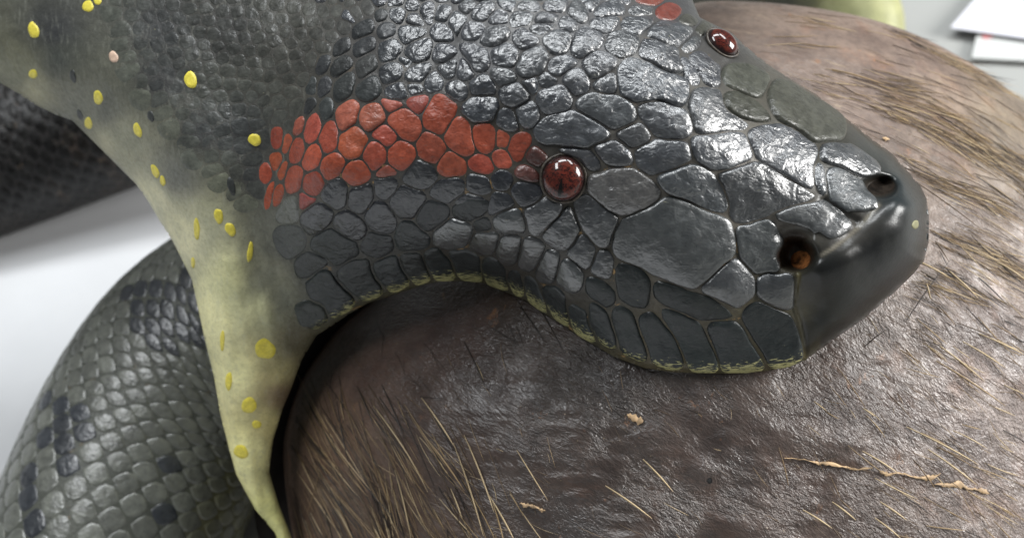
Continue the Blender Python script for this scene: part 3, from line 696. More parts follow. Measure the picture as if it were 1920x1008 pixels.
T(840, 0, 4, 'top', [(912,60),(960,18),(1016,52),(1026,110),(998,160),(942,128)], [(834,180),(872,150),(946,168),(955,200),(918,230),(852,212)], [(925,368),(974,264),(1030,225),(1106,254),(1164,302),(1146,346),(1030,395),(922,396)],
  [(716,300),(782,235),(868,244),(914,282),(896,376),(820,410),(772,366)], [(615,210),(680,184),(794,194),(794,218),(700,246),(622,238)], [(756,490),(812,434),(906,424),(926,460),(858,534),(792,564)], [(535,470),(574,404),(680,356),(735,412),(735,450),(688,545),(592,594),(535,538)],
  [(676,592),(730,556),(794,584),(784,636),(712,644)], [(875,600),(914,555),(1006,555),(1054,622),(1035,676),(960,704),(914,656)], [(686,702),(782,656),(868,656),(914,740),(905,815),(790,844),(712,844),(696,790)],
  [(485,272),(560,205),(606,252),(684,302),(618,346),(562,366)], [(256,308),(304,215),(398,195),(454,222),(454,278),(388,335),(272,336)], [(316,402),(430,325),(524,402),(504,468),(430,474),(352,474)], [(106,372),(182,355),(286,384),(314,450),(258,514),(202,534),(164,458)],
  [(334,542),(372,525),(504,582),(466,616),(392,634)], [(395,680),(442,645),(558,636),(594,702),(576,764),(482,794),(414,758)], [(515,822),(592,775),(674,822),(674,888),(610,944),(542,896)],
  [(104,230),(162,175),(264,194),(264,238),(200,284),(134,266)], [(305,160),(380,76),(435,94),(444,176),(342,186)], [(464,190),(484,104),(598,86),(634,132),(604,186),(520,196)], [(184,100),(260,26),(362,16),(336,78),(280,145),(192,146)],
  [(84,60),(150,14),(196,24),(186,68),(122,96)], [(505,60),(560,14),(674,24),(674,68),(620,86)], [(645,168),(682,114),(812,132),(796,168),(702,176)], [(705,32),(830,4),(894,22),(866,58),(762,76)])
T(0, 0, 1, 'plate', [(1006,244),(1022,221),(1070,209),(1100,219),(1120,236),(1143,254),(1120,263),(1095,271),(1050,273),(1012,261),(1002,248)], [(1078,200),(1092,184),(1110,178),(1160,184),(1182,202),(1189,224),(1160,233),(1150,237),(1112,218)],
  [(1118,275),(1140,269),(1158,268),(1172,280),(1183,300),(1160,304),(1140,301),(1125,288)], [(1036,273),(1080,281),(1108,291),(1128,316),(1120,320),(1098,306),(1074,292),(1048,284)])
T(1100, 180, 4, 'film', [(24,680),(62,595),(180,566),(300,576),(415,615),(492,702),(520,758),(430,832),(330,862),(202,842),(104,772)])
T(840, 0, 4, 'black', [(390,832),(440,815),(495,862),(512,960),(430,972),(386,900)], [(126,782),(202,736),(336,746),(374,790),(336,864),(270,914),(182,894),(126,848)], [(156,622),(250,576),(316,602),(354,680),(250,704),(184,694)], [(2,612),(88,604),(144,660),(134,736),(50,744),(4,696)])
T(560, 0, 4, 'neckdark', [(150,480),(170,420),(230,410),(235,480),(190,560),(140,580)], [(240,500),(300,440),(375,405),(390,500),(300,570),(245,580)], [(265,360),(310,300),(375,270),(385,370),(310,415),(255,430)], [(400,220),(470,170),(540,150),(550,240),(450,290),(405,300)],
  [(410,350),(450,300),(545,270),(560,360),(480,400),(415,420)], [(435,510),(480,450),(565,405),(585,510),(500,560),(450,600)], [(435,660),(500,610),(575,555),(610,680),(520,750),(450,720)], [(265,650),(330,580),(405,530),(420,620),(360,720),(280,780)], [(145,650),(190,560),(240,590),(245,650),(190,710),(150,730)], [(165,810),(215,730),(265,790),(250,870),(185,920),(160,870)],
  [(65,660),(110,570),(130,610),(120,690),(70,710)], [(45,840),(80,740),(120,740),(115,820),(60,880)], [(600,230),(650,170),(720,180),(730,250),(650,290),(610,270)], [(580,100),(620,70),(660,100),(650,150),(590,150)])
T(560, 0, 4, 'black', [(605,400),(640,320),(740,290),(780,360),(720,430),(620,470)], [(610,520),(680,480),(790,490),(760,590),(650,620),(615,570)], [(650,680),(760,620),(800,700),(790,745),(680,740)], [(790,400),(860,320),(970,285),(1010,350),(960,440),(850,480)], [(790,580),(850,500),(960,480),(990,540),(930,620),(830,610)],
  [(935,620),(980,545),(1040,540),(1075,600),(1050,670),(970,690)], [(820,640),(900,630),(930,680),(850,700)])
T(560, 0, 4, 'top', [(985,240),(1040,170),(1150,230),(1130,290),(1040,310)], [(1020,350),(1080,330),(1170,410),(1080,470),(1010,430)])
SEEDS = [(770, 115, 'black', 30), (845, 125, 'top', 34), (870, 130, 'top', 30), (1000, 150, 'top', 26)]
LATTICES = [
  ([(560,-60),(1240,-60),(1240,70),(1130,120),(850,150),(740,110),(690,60),(620,20)], 33, 27, 0.15, 'top', 0.35, 13.0),
  ([(690,20),(1150,20),(1150,260),(1000,250),(860,210),(800,190),(690,90)], 34, 29, 0.2, 'top', 0.35, 15.0),
  ([(580,190),(640,160),(830,200),(990,230),(1010,300),(1000,500),(900,480),(640,530),(540,470),(530,380)], 36, 30, 0.1, 'dark', 0.3, 15.0),
  ([(250,-80),(690,-80),(690,40),(620,130),(560,240),(520,270),(470,250),(390,200),(330,120)], 25, 26, 1.25, 'neck', 0.22, 7.0),
  ([(180,-90),(420,-90),(340,120),(400,205),(480,262),(470,400),(400,330),(300,230),(220,120)], 27, 29, 1.25, 'neckfade', 0.25, 7.0),
  ([(1380,130),(1460,135),(1560,210),(1660,290),(1600,330),(1480,230)], 40, 34, 0.6, 'olive', 0.3, 16.0),
]


def chaikin(P, it=2, q=0.2):
    P = np.asarray(P, float)
    for _ in range(it):
        N = np.roll(P, -1, 0)
        P = np.stack([P * (1 - q) + N * q, P * q + N * (1 - q)], 1).reshape(-1, 2)
        q = 0.25
    return P
def resample(P, n):
    L = np.concatenate([P, P[:1]]); s = np.concatenate([[0], np.cumsum(np.linalg.norm(np.diff(L, axis=0), axis=1))])
    t = np.linspace(0, s[-1], n, endpoint=False)
    return np.stack([np.interp(t, s, L[:, 0]), np.interp(t, s, L[:, 1])], 1)
def parea(P):
    P = np.asarray(P); x, y = P[:, 0], P[:, 1]
    return 0.5 * (x @ np.roll(y, -1) - y @ np.roll(x, -1))
def centroid(P):
    P = np.asarray(P, float); x, y = P[:, 0], P[:, 1]; x1, y1 = np.roll(x, -1), np.roll(y, -1)
    c = x * y1 - x1 * y; A = c.sum() / 2
    return np.array([((x + x1) * c).sum(), ((y + y1) * c).sum()]) / (6 * A)
def clip_half(P, m, n):
    """keep the part of polygon P with (p-m).n <= 0"""
    out = []
    for i in range(len(P)):
        a, b = P[i], P[(i + 1) % len(P)]
        da, db = (a - m) @ n, (b - m) @ n
        if da <= 0: out.append(a)
        if (da < 0 < db) or (db < 0 < da): out.append(a + (b - a) * (da / (da - db)))
    return np.array(out)

KIND = {  # colour, height, lump, rim dust
    'black': ((.014, .017, .022), 3.6, 0.55, 0.5), 'top': ((.026, .029, .034), 4.6, 0.72, 0.55), 'plate': ((.026, .029, .033), 4.4, 0.42, 0.6), 'smooth': ((.022, .025, .027), 4.8, 0.18, 0.6),
    'red': ((.25, .055, .03), 1.4, 0.25, 0.42), 'pink': ((.24, .065, .045), 4.0, 0.3, 0.5), 'maroon': ((.055, .018, .014), 7.0, 0.4, 0.4), 'labial': ((.014, .018, .0185), 3.2, 0.12, 0.45),
    'olive': ((.036, .037, .030), 5.5, 0.25, 0.62), 'faint': ((.020, .023, .024), 2.6, 0.22, 0.25), 'neck': ((.044, .046, .041), 1.1, 0.12, 0.5), 'neckdark': ((.026, .028, .029), 3.4, 0.22, 0.55), 'dark': ((.010, .012, .016), 2.6, 0.3, 0.45),
    'neckfade': ((.040, .043, .043), 0.38, 0.08, 0.15), 'farred': ((.10, .026, .018), 4.0, 0.25, 0.5), 'film': ((.050, .047, .045), 6.0, 0.5, 0.6)}
polys = [(np.array(p), k, True) for p, k in SCALES]
# blockers keep the filler scales out of the drawn ones
block = []
for p, k, _ in polys:
    c = centroid(p); q = resample(p, max(10, int(np.abs(parea(p)) ** 0.5 / 5)))
    dd = c - q; L = np.linalg.norm(dd, axis=1, keepdims=True); block.append(q + dd / L * np.minimum(13, L * 0.6))
block = np.vstack(block)
def covered(x, y, pad=0.0):
    r = np.zeros(len(x), bool)
    for p, k, _ in polys:
        lo, hi = p.min(0) - 20, p.max(0) + 20
        m = (x > lo[0]) & (x < hi[0]) & (y > lo[1]) & (y < hi[1])
        if m.any():
            i_ = np.where(m)[0]
            d = seg_dist(x[i_], y[i_], p)[0]
            r[i_] |= inside(x[i_], y[i_], p) | (d < pad)
    return r
seeds = list(SEEDS)
def lattice(region, ax, ay, ang, kind, jit=0.18, pad=9.0):
    region = np.array(region, float); c0 = region.mean(0)
    ca, sa = math.cos(ang), math.sin(ang)
    pts = []
    N = 60
    for j in range(-N, N):
        for i in range(-N, N):
            u = (i + 0.5 * (j % 2)) * ax + RNG.normal(0, jit * ax * 0.5); v = j * ay + RNG.normal(0, jit * ay * 0.5)
            pts.append((c0[0] + u * ca - v * sa, c0[1] + u * sa + v * ca))
    pts = np.array(pts)
    m = inside(pts[:, 0], pts[:, 1], region); pts = pts[m]
    m = ~covered(pts[:, 0], pts[:, 1], pad)
    pts = pts[m]
    if seeds:
        S = np.array([(s[0], s[1]) for s in seeds])
        d = np.hypot(pts[:, None, 0] - S[None, :, 0], pts[:, None, 1] - S[None, :, 1]).min(1)
        pts = pts[d > 0.62 * min(ax, ay)]
    seeds.extend((x, y, kind, max(ax, ay)) for x, y in pts)
for args in LATTICES: lattice(*args)
SP = np.array([(s[0], s[1]) for s in seeds])
for i, (x, y, kind, size) in enumerate(seeds):
    c = np.array((x, y)); R = size * 0.85
    P = c + np.stack([np.cos(np.linspace(0, 2 * math.pi, 14, endpoint=False)), np.sin(np.linspace(0, 2 * math.pi, 14, endpoint=False))], 1) * R
    near = SP[(np.hypot(*(SP - c).T) < 2.2 * R) & (np.arange(len(SP)) != i)]
    nb = block[np.hypot(*(block - c).T) < 2.0 * R]
    for q, gap in [(q, 1.3) for q in near] + [(q, 0.0) for q in nb]:
        n = q - c; L = np.linalg.norm(n)
        if L < 1e-6: continue
        n = n / L
        if gap == 0.0: mid = q - n * 15.0 if L > 20 else c + n * L * 0.3
        else: mid = (q + c) / 2 - n * gap
        P2 = clip_half(P, mid, n)
        if len(P2) < 3: break
        P = P2
    if len(P) >= 4 and abs(parea(P)) > 200: polys.append((P, kind, False))

# distance maps: every scale grows until it meets its neighbour, leaving a thin groove
RS = 2.0
rx0, ry0 = 180.0, -110.0
RXN, RYN = int((1760 - rx0) / RS), int((730 - ry0) / RS)
D1 = np.full((RYN, RXN), 99.0, np.float32); D2 = D1.copy(); ID1 = np.full((RYN, RXN), -1, np.int32)
for pi_, (P, k, hand) in enumerate(polys):
    lo, hi = P.min(0) - 28, P.max(0) + 28
    a0, a1 = max(0, int((lo[0] - rx0) / RS)), min(RXN, int((hi[0] - rx0) / RS) + 1); b0, b1 = max(0, int((lo[1] - ry0) / RS)), min(RYN, int((hi[1] - ry0) / RS) + 1)
    if a1 <= a0 or b1 <= b0: continue
    X, Y = np.meshgrid(rx0 + np.arange(a0, a1) * RS, ry0 + np.arange(b0, b1) * RS)
    d = seg_dist(X, Y, P)[0]; d = np.where(inside(X, Y, P), -d, d)
    d1, d2, i1 = D1[b0:b1, a0:a1], D2[b0:b1, a0:a1], ID1[b0:b1, a0:a1]
    first = d < d1
    d2[...] = np.where(first, d1, np.minimum(d2, d)); i1[...] = np.where(first, pi_, i1); d1[...] = np.where(first, d, d1)
def other_dist(px, py, pid):
    ix = np.clip(np.round((px - rx0) / RS).astype(int), 0, RXN - 1); iy = np.clip(np.round((py - ry0) / RS).astype(int), 0, RYN - 1)
    return np.where(ID1[iy, ix] == pid, D2[iy, ix], D1[iy, ix])
GROW = {'labial': (6, 1.1), 'red': (7, 0.8), 'pink': (7, 0.8), 'maroon': (5, 1.0), 'neckdark': (10, 0.9), 'neck': (6, 0.7), 'neckfade': (6, 0.5), 'dark': (15, 0.3), 'faint': (14, 0.3), 'top': (20, 0.1), 'olive': (9, 1.0)}
EYES = [(1057, 334, 44), (1351, 86, 36)]
def grown(P, kind, pid):
    mx, half = GROW.get(kind, (15, 0.5))
    size = math.sqrt(abs(parea(P))); c = centroid(P)
    n = int(np.clip((size + 12) / 1.9, 20, 72))
    th = np.linspace(0, 2 * math.pi, n, endpoint=False); dr = np.column_stack([np.cos(th), np.sin(th)])
    # radius of the drawn outline in every direction
    R0 = np.zeros(n); Pn = np.roll(P, -1, 0); star = bool(inside(np.array([c[0]]), np.array([c[1]]), P)[0])
    for i in range(len(P)):
        a, b = P[i] - c, Pn[i] - c; e = b - a
        den = dr[:, 0] * e[1] - dr[:, 1] * e[0]
        with np.errstate(divide='ignore', invalid='ignore'):
            t = (a[0] * e[1] - a[1] * e[0]) / den; u = (a[0] * dr[:, 1] - a[1] * dr[:, 0]) / den
        ok = (np.abs(den) > 1e-9) & (t > 0) & (u >= -1e-6) & (u <= 1 + 1e-6)
        R0 = np.where(ok, np.maximum(R0, t), R0)
    if star and R0.min() > 1.5 and abs(parea(c + dr * R0[:, None])) < 1.10 * abs(parea(P)):
        r = R0.copy(); alive = np.ones(n, bool)
        for step in range(int(mx * 1.8)):
            q = c + dr * (r + 1)[:, None]
            ix = np.clip(np.round((q[:, 0] - rx0) / RS).astype(int), 0, RXN - 1); iy = np.clip(np.round((q[:, 1] - ry0) / RS).astype(int), 0, RYN - 1)
            ok = alive & (ID1[iy, ix] == pid) & (D1[iy, ix] < mx) & (D2[iy, ix] - D1[iy, ix] > 2 * half)
            for ex, ey, er in EYES: ok &= np.hypot(q[:, 0] - ex, q[:, 1] - ey) > er
            ok &= inside(q[:, 0], q[:, 1], OUTP)
            for cx_, cy_, rx_, ry_, _ in PITS: ok &= ((q[:, 0] - cx_) / (rx_ + 3)) ** 2 + ((q[:, 1] - cy_) / (ry_ + 3)) ** 2 > 1
            if kind != 'labial': ok &= ~((q[:, 0] > 1490) & (q[:, 1] > 395 - (q[:, 0] - 1560) * 0.6 + 25) & (q[:, 1] > 395))
            r = np.where(ok, r + 1, r); alive = ok
        r = np.where(D2[np.clip(np.round((c[1] + dr[:, 1] * r - ry0) / RS).astype(int), 0, RYN - 1), np.clip(np.round((c[0] + dr[:, 0] * r - rx0) / RS).astype(int), 0, RXN - 1)] < 3, r - half * .7 - .4, r)
        Q_ = c + dr * r[:, None]
        Q_ = 0.6 * Q_ + 0.2 * (np.roll(Q_, 1, 0) + np.roll(Q_, -1, 0))
        m_ = int(np.clip(math.sqrt(abs(parea(Q_))) / 2.0, 18, 64))
        return resample(Q_, m_)
    return grown_along(P, kind, pid)
def grown_along(P, kind, pid):
    size = math.sqrt(abs(parea(P)))
    P = resample(chaikin(P, 1, 0.09), int(np.clip(size / 2.2, 16, 60)))
    tg = np.roll(P, -1, 0) - np.roll(P, 1, 0); tg /= np.linalg.norm(tg, axis=1, keepdims=True) + 1e-9
    nrm = np.column_stack([tg[:, 1], -tg[:, 0]]) * np.sign(parea(P))
    mx, half = GROW.get(kind, (15, 0.5))
    t = np.zeros(len(P)); alive = np.ones(len(P), bool)
    q0 = other_dist(P[:, 0], P[:, 1], pid)
    t = np.where(q0 < 2 * half, -np.clip(2 * half - q0, 0, 4) * 0.5, 0.0); alive = q0 > 2 * half
    for step in range(int(mx)):
        q = P + nrm * (t + 1)[:, None]
        ok = alive & (other_dist(q[:, 0], q[:, 1], pid) > t + 1 + 2 * half)
        for ex, ey, er in EYES: ok &= np.hypot(q[:, 0] - ex, q[:, 1] - ey) > er
        ok &= inside(q[:, 0], q[:, 1], OUTP)
        for cx_, cy_, rx_, ry_, _ in PITS: ok &= ((q[:, 0] - cx_) / (rx_ + 4)) ** 2 + ((q[:, 1] - cy_) / (ry_ + 4)) ** 2 > 1
        if kind != 'labial' and size > 0: ok &= ~((q[:, 0] > 1490) & (q[:, 1] > 395 - (q[:, 0] - 1560) * 0.6 + 25) & (q[:, 1] > 395))
        t = np.where(ok, t + 1, t); alive = ok
    for _ in range(1): t = 0.5 * t + 0.25 * (np.roll(t, 1) + np.roll(t, -1))
    return P + nrm * t[:, None]
GLOSSY = ('top', 'plate', 'smooth', 'black', 'film')

def scale_mesh(P, kind, rnd, pid):
    """vertices, faces and attributes of one domed scale lying on the body"""
    col, H, lump, rimd = KIND[kind]
    P = grown(P, kind, pid)
    size = math.sqrt(abs(parea(P)))
    c = centroid(P); n = len(P)
    if not inside(np.array([c[0]]), np.array([c[1]]), P)[0]: c = P.mean(0)
    H = H * np.clip(size / 42, 0.45, 1.25)
    if kind in ('dark', 'faint', 'labial'): H *= 0.5 + 0.5 * float(np.clip((c[0] - 525) / 70, 0, 1))
    edge = min(0.40, 4.2 / (size * 0.5))
    rings = [(1.0, -0.04, 1.0), (1.0 - edge * 0.2, 0.42, 0.8), (1.0 - edge * 0.55, 0.74, 0.5), (1 - edge, 0.92, 0.12)]
    k = int(np.clip(size / 9, 1, 9)); s0 = 1 - edge
    dome = 0.5 if kind in GLOSSY else 0.25
    rings += [(s0 * (1 - (j + 1) / (k + 1)), 0.92 + dome * (1 - (1 - (j + 1) / (k + 1)) ** 2), 0.0) for j in range(k)]
    S = np.array([r[0] for r in rings]); HH = np.array([r[1] for r in rings]); RM = np.array([r[2] for r in rings])
    px = np.concatenate([(c[None, None] + (P[None] - c) * S[:, None, None]).reshape(-1, 2), c[None]])
    hh = np.concatenate([np.repeat(HH, n), [0.92 + dome]]) * H; rm = np.concatenate([np.repeat(RM, n), [0.0]])
    s3 = np.column_stack([px, np.zeros(len(px))])
    top = np.clip((hh / H - 0.3) / 0.6, 0, 1)
    tilt = ((px - c) @ np.array((rnd.normal(0, .03), rnd.normal(0, .03))))
    tilt = np.clip(tilt, -3, 3)
    hh = hh + top * (lump * (3.4 * vnoise(s3 / 21) + 2.6 * (0.5 - np.abs(vnoise(s3 / 12 + 11))) + 1.0 * vnoise(s3 / 6 + 5)) + tilt * (1.5 if lump > 0.4 else 0.5))
    b, nn = surf(px[:, 0], px[:, 1])
    V = b + nn * (hh * UNIT)[:, None]
    F = []
    m = len(rings)
    for r in range(m - 1):
        for i in range(n):
            j = (i + 1) % n
            F.append((r * n + i, r * n + j, (r + 1) * n + j, (r + 1) * n + i))
    for i in range(n): F.append(((m - 1) * n + i, (m - 1) * n + (i + 1) % n, m * n))
    if parea(P) > 0: F = [f[::-1] for f in F]
    t = rnd.uniform(0.78, 1.25)
    cc = np.array(col) * t * np.array((rnd.uniform(.96, 1.04), 1, rnd.uniform(.95, 1.05)))
    fd = float(np.clip((c[0] - 525) / 70, 0, 1))
    if kind in ('dark', 'faint', 'labial') and fd < 1:
        cc = cc * fd + (1 - fd) * idw(np.array([c[0]]), np.array([c[1]]), SKIN_COL, 3.5)[0] * 0.85
    if kind in ('neck', 'neckfade'): cc = idw(np.array([c[0]]), np.array([c[1]]), SKIN_COL, 3.5)[0] * rnd.uniform(.68, .95)
    if kind in ('red', 'pink'): cc = np.array(col) * rnd.uniform(.8, 1.15) * np.array((1, rnd.uniform(.9, 1.12), rnd.uniform(.85, 1.15)))
    ca = np.column_stack([np.tile(cc, (len(px), 1)), rm * rimd])
    yl = np.zeros(len(px))
    if kind == 'labial':
        d = seg_dist(px[:, 0], px[:, 1], OUTP)[0]
        yl = 0.9 * np.clip(1.15 - d / 30.0, 0, 1) * np.clip((1540 - px[:, 0]) / 60, 0, 1)
    return V, F, {'col': ca, 'lump': np.full(len(px), lump), 'yel': yl, 'gloss': np.full(len(px), 1.0 if kind in GLOSSY else (.5 if kind in ('dark', 'maroon') else .12))}
rnd = np.random.default_rng(3)
order = sorted(range(len(polys)), key=lambda i: -abs(parea(polys[i][0])))
head_scales = [(polys[i][0], polys[i][1], i) for i in order]

def join_parts(parts):
    Vs, Fs, At, off = [], [], {}, 0
    for V, F, a in parts:
        Vs.append(V); Fs += [tuple(i + off for i in f) for f in F]; off += len(V)
        for k, v in a.items(): At.setdefault(k, []).append(v)
    return np.vstack(Vs), Fs, {k: np.concatenate(v) for k, v in At.items()}

LABEL = {'red': 'brick red scale of the stripe behind the eye', 'pink': 'faded red scale of the stripe', 'labial': 'dark lip scale', 'maroon': 'dark maroon scale beside the eye'}
N_HEAD, N_COIL = 215, 84
for P, k, pid in head_scales[:N_HEAD]:
    V, F, a = scale_mesh(P, k, rnd, pid)
    o = mesh('scale', V, F, M_SCALE, snake, attrs=a)
    if k in LABEL: o['label'] = LABEL[k]
V, F, a = join_parts([scale_mesh(P, k, rnd, pid) for P, k, pid in head_scales[N_HEAD:]])
o = mesh('fine_scales', V, F, M_SCALE, snake, attrs=a); o['kind'] = 'stuff'

# ------------------------------------------------------------------ painted spots
def spot(x, y, rx, ry, ang, mat, label):
    n = 16; t = np.linspace(0, 2 * math.pi, n, endpoint=False)
    wob = 1 + 0.08 * np.sin(2 * t + x) + 0.05 * np.sin(3 * t + y) + 0.03 * np.sin(5 * t + x * y)
    ca, sa = math.cos(ang), math.sin(ang)
    px = [np.array([x]), ]; py = [np.array([y])]; hs = [np.array([0.9])]
    for s, h in ((0.55, 0.9), (0.95, 0.8), (1.0, -0.5)):
        u, v_ = rx * wob * s * np.cos(t), ry * wob * s * np.sin(t)
        px.append(x + u * ca - v_ * sa); py.append(y + u * sa + v_ * ca); hs.append(np.full(n, h))
    px, py, hs = map(np.concatenate, (px, py, hs))
    if x > 340 and y < 300: hs = hs + 1.4
    b, nn = surf(px, py)
    V = b + nn * (hs * UNIT)[:, None]
    F = [(0, 1 + (i + 1) % n, 1 + i) for i in range(n)]
    for r in range(2):
        F += [(1 + r * n + i, 1 + r * n + (i + 1) % n, 1 + (r + 1) * n + (i + 1) % n, 1 + (r + 1) * n + i) for i in range(n)]
    o = mesh('spot', V, F, mat, snake); o['label'] = label
for x, y, rx, ry, a in ((478, 262, 12, 12, 0), (358, 150, 12, 16, 0), (63, 57, 10, 16, -.15), (165, 12, 10, 12, 0), (183, 3, 7, 7, 0), (62, 139, 9, 8, .5), (184, 183, 8, 15, -.2), (258, 244, 7, 15, -.25), (166, 231, 7, 12, -.3),
                        (291, 321, 6, 15, -.45), (305, 339, 5, 10, -.3), (410, 405, 8, 16, -.2), (432, 430, 10, 13, -.5), (369, 429, 6, 20, -.05), (469, 472, 6, 19, .1), (417, 638, 4, 21, 0), (497, 654, 19, 20, 0), (429, 714, 6, 19, .05), (467, 759, 14, 16, -.4),
                        (452, 846, 13, 14, -.5), (362, 492, 4, 10, -.1), (481, 795, 9, 8, .6)):
    spot(x, y, rx, ry, a, M_SPOT, 'yellow painted spot on the neck skin')
spot(213, 107, 9, 11, -.2, M_SPOTP, 'pale pinkish chipped spot on the neck')
for x, y, rx, ry, a in ((434, 349, 7, 19, -.2), (283, 218, 6, 11, -.2), (137, 143, 6, 12, -.2), (150, 215, 5, 10, -.3)):
    spot(x, y, rx, ry, a, M_SPOTD, 'dark spot on the neck skin')
spot(1716, 421, 6, 9, .4, mat_simple('cream_paint', (.22, .21, .11), .6, .1), 'cream fleck on the snout')

# ------------------------------------------------------------------ eyes
def eye(x, y, rx, ry, tilt, axis_shift, pupil):
    """half-ball glass eye seated in the head with its rim and slit pupil"""
    b, nn = surf(np.array([x]), np.array([y]))
    o_ = b[0]; z = nn[0] * 0.55 + (CAM - o_) / np.linalg.norm(CAM - o_) * 0.45 + np.array(axis_shift); z /= np.linalg.norm(z)
    xa = np.cross(UP, z); xa /= np.linalg.norm(xa); ya = np.cross(z, xa)
    ca, sa = math.cos(tilt), math.sin(tilt); xa, ya = xa * ca + ya * sa, ya * ca - xa * sa
    nu, nv = 48, 24
    th = np.linspace(0.02, math.pi * 0.62, nv); ph = np.linspace(0, 2 * math.pi, nu, endpoint=False)
    TH, PHI = np.meshgrid(th, ph, indexing='ij')
    L = np.stack([np.sin(TH) * np.cos(PHI) * rx, np.sin(TH) * np.sin(PHI) * ry, np.cos(TH) * 0.72 * (rx + ry) / 2], -1) * UNIT
    off = z * 0.10 * rx * UNIT
    V = (o_ + off + L[..., :1] * xa + L[..., 1:2] * ya + L[..., 2:] * z).reshape(-1, 3)
    I = np.arange(nu * nv).reshape(nv, nu); J = np.roll(I, -1, 1)
    F = np.stack([I[:-1], I[1:], J[1:], J[:-1]], -1).reshape(-1, 4).tolist() + [tuple(range(nu))]
    rim = np.clip((np.sin(TH) - 0.80) / 0.14, 0, 1).ravel() * (TH.ravel() > 0.8)
    rim = np.where(TH.ravel() > math.pi / 2, 1, rim)
    e = mesh('eye', V, F, M_EYE, snake, attrs={'rim': rim})
    # slit pupil, a thin sliver standing just proud of the iris
    if pupil:
        pts = [(-.06, .10, .02), (-.11, -.20, .065), (-.15, -.48, .10), (-.18, -.70, .06)]
        Vp = []
        for a, b2, wd in pts:
            for s in (-1, 1):
                X, Y = a + s * wd, b2
                Z = math.sqrt(max(0, 1 - X * X - Y * Y)) * 0.72 + 0.03
                Vp.append(o_ + off + (X * rx * xa + Y * ry * ya + Z * (rx + ry) / 2 * z) * UNIT)
        mesh('pupil', Vp, [(2 * i, 2 * i + 1, 2 * i + 3, 2 * i + 2) for i in range(3)], M_PUPIL, e)
    # rim of skin round the glass
    nr = 12; Vr = []
    for i in range(nu):
        a = ph[i]
        for j in range(nr):
            q = 2 * math.pi * j / nr
            rad = 1.03 + 0.07 * math.cos(q) + 0.012 * math.sin(5 * a + 1)
            Vr.append(o_ + off + (rad * rx * math.cos(a) * xa + rad * ry * math.sin(a) * ya + (0.08 * math.sin(q) + 0.10) * rx * z) * UNIT)
    I = np.arange(nu * nr).reshape(nu, nr); J = np.roll(I, -1, 0)
    Fr = np.stack([I, np.roll(I, -1, 1), np.roll(J, -1, 1), J], -1).reshape(-1, 4)
    mesh('eyelid', Vr, Fr.tolist(), M_LID, e)
    return e
e = eye(1056, 333, 37, 40, 0.0, (0, 0, 0), True); e['label'] = 'dark red glass eye with black slit, nearer the viewer'
e = eye(1351, 85, 33, 28, -0.7, (0.25, 0.15, 0.1), False); e['label'] = 'dark red glass eye on the far side of the head'

# nostrils: a dark lining sunk in each pit
def lining(x, y, rx, ry, ang, lift, mat, label):
    n = 20; t = np.linspace(0, 2 * math.pi, n, endpoint=False)
    ca, sa = math.cos(ang), math.sin(ang)
    px, py, hs = [np.array([x])], [np.array([y])], [np.array([lift])]
    for s in (0.4, 0.75, 1.0):
        u, v_ = rx * s * np.cos(t), ry * s * np.sin(t)
        px.append(x + u * ca - v_ * sa); py.append(y + u * sa + v_ * ca); hs.append(np.full(n, lift if s < 1 else lift - 1.5))
    px, py, hs = map(np.concatenate, (px, py, hs))
    b, nn = surf(px, py); V = b + nn * (hs * UNIT)[:, None]
    F = [(0, 1 + i, 1 + (i + 1) % n) for i in range(n)]
    for r in range(2):
        F += [(1 + r * n + i, 1 + (r + 1) * n + i, 1 + (r + 1) * n + (i + 1) % n, 1 + r * n + (i + 1) % n) for i in range(n)]
    o = mesh('nostril', V, F, mat, snake); o['label'] = label
lining(1501, 487, 19, 17, -0.3, 1.6, M_NOSE, 'nostril with rusty brown inside, nearer the viewer')
lining(1652, 350, 26, 14, -0.2, 1.6, M_NOSED, 'dark nostril on the far side of the snout')

# ------------------------------------------------------------------ inside of the mouth behind the gap; its left edge doubles as painted shadow
mp = [(640, 540), (560, 640), (500, 760), (470, 880), (480, 1000), (520, 1120), (640, 1140), (640, 1000), (620, 850), (650, 720), (720, 620), (760, 560)]
mp = chaikin(np.array(mp, float), 2)
n = len(mp); cc = mp.mean(0)
V = np.vstack([W(mp[:, 0], mp[:, 1], np.full(n, -520.)), W(cc[0] + (mp[:, 0] - cc[0]) * .6, cc[1] + (mp[:, 1] - cc[1]) * .6, np.full(n, -620.)), W(np.array([cc[0]]), np.array([cc[1]]), np.array([-640.]))])
F = [(i, (i + 1) % n, n + (i + 1) % n, n + i) for i in range(n)] + [(n + i, n + (i + 1) % n, 2 * n) for i in range(n)]
mesh('mouth_lining', V, F, M_DARK, snake)

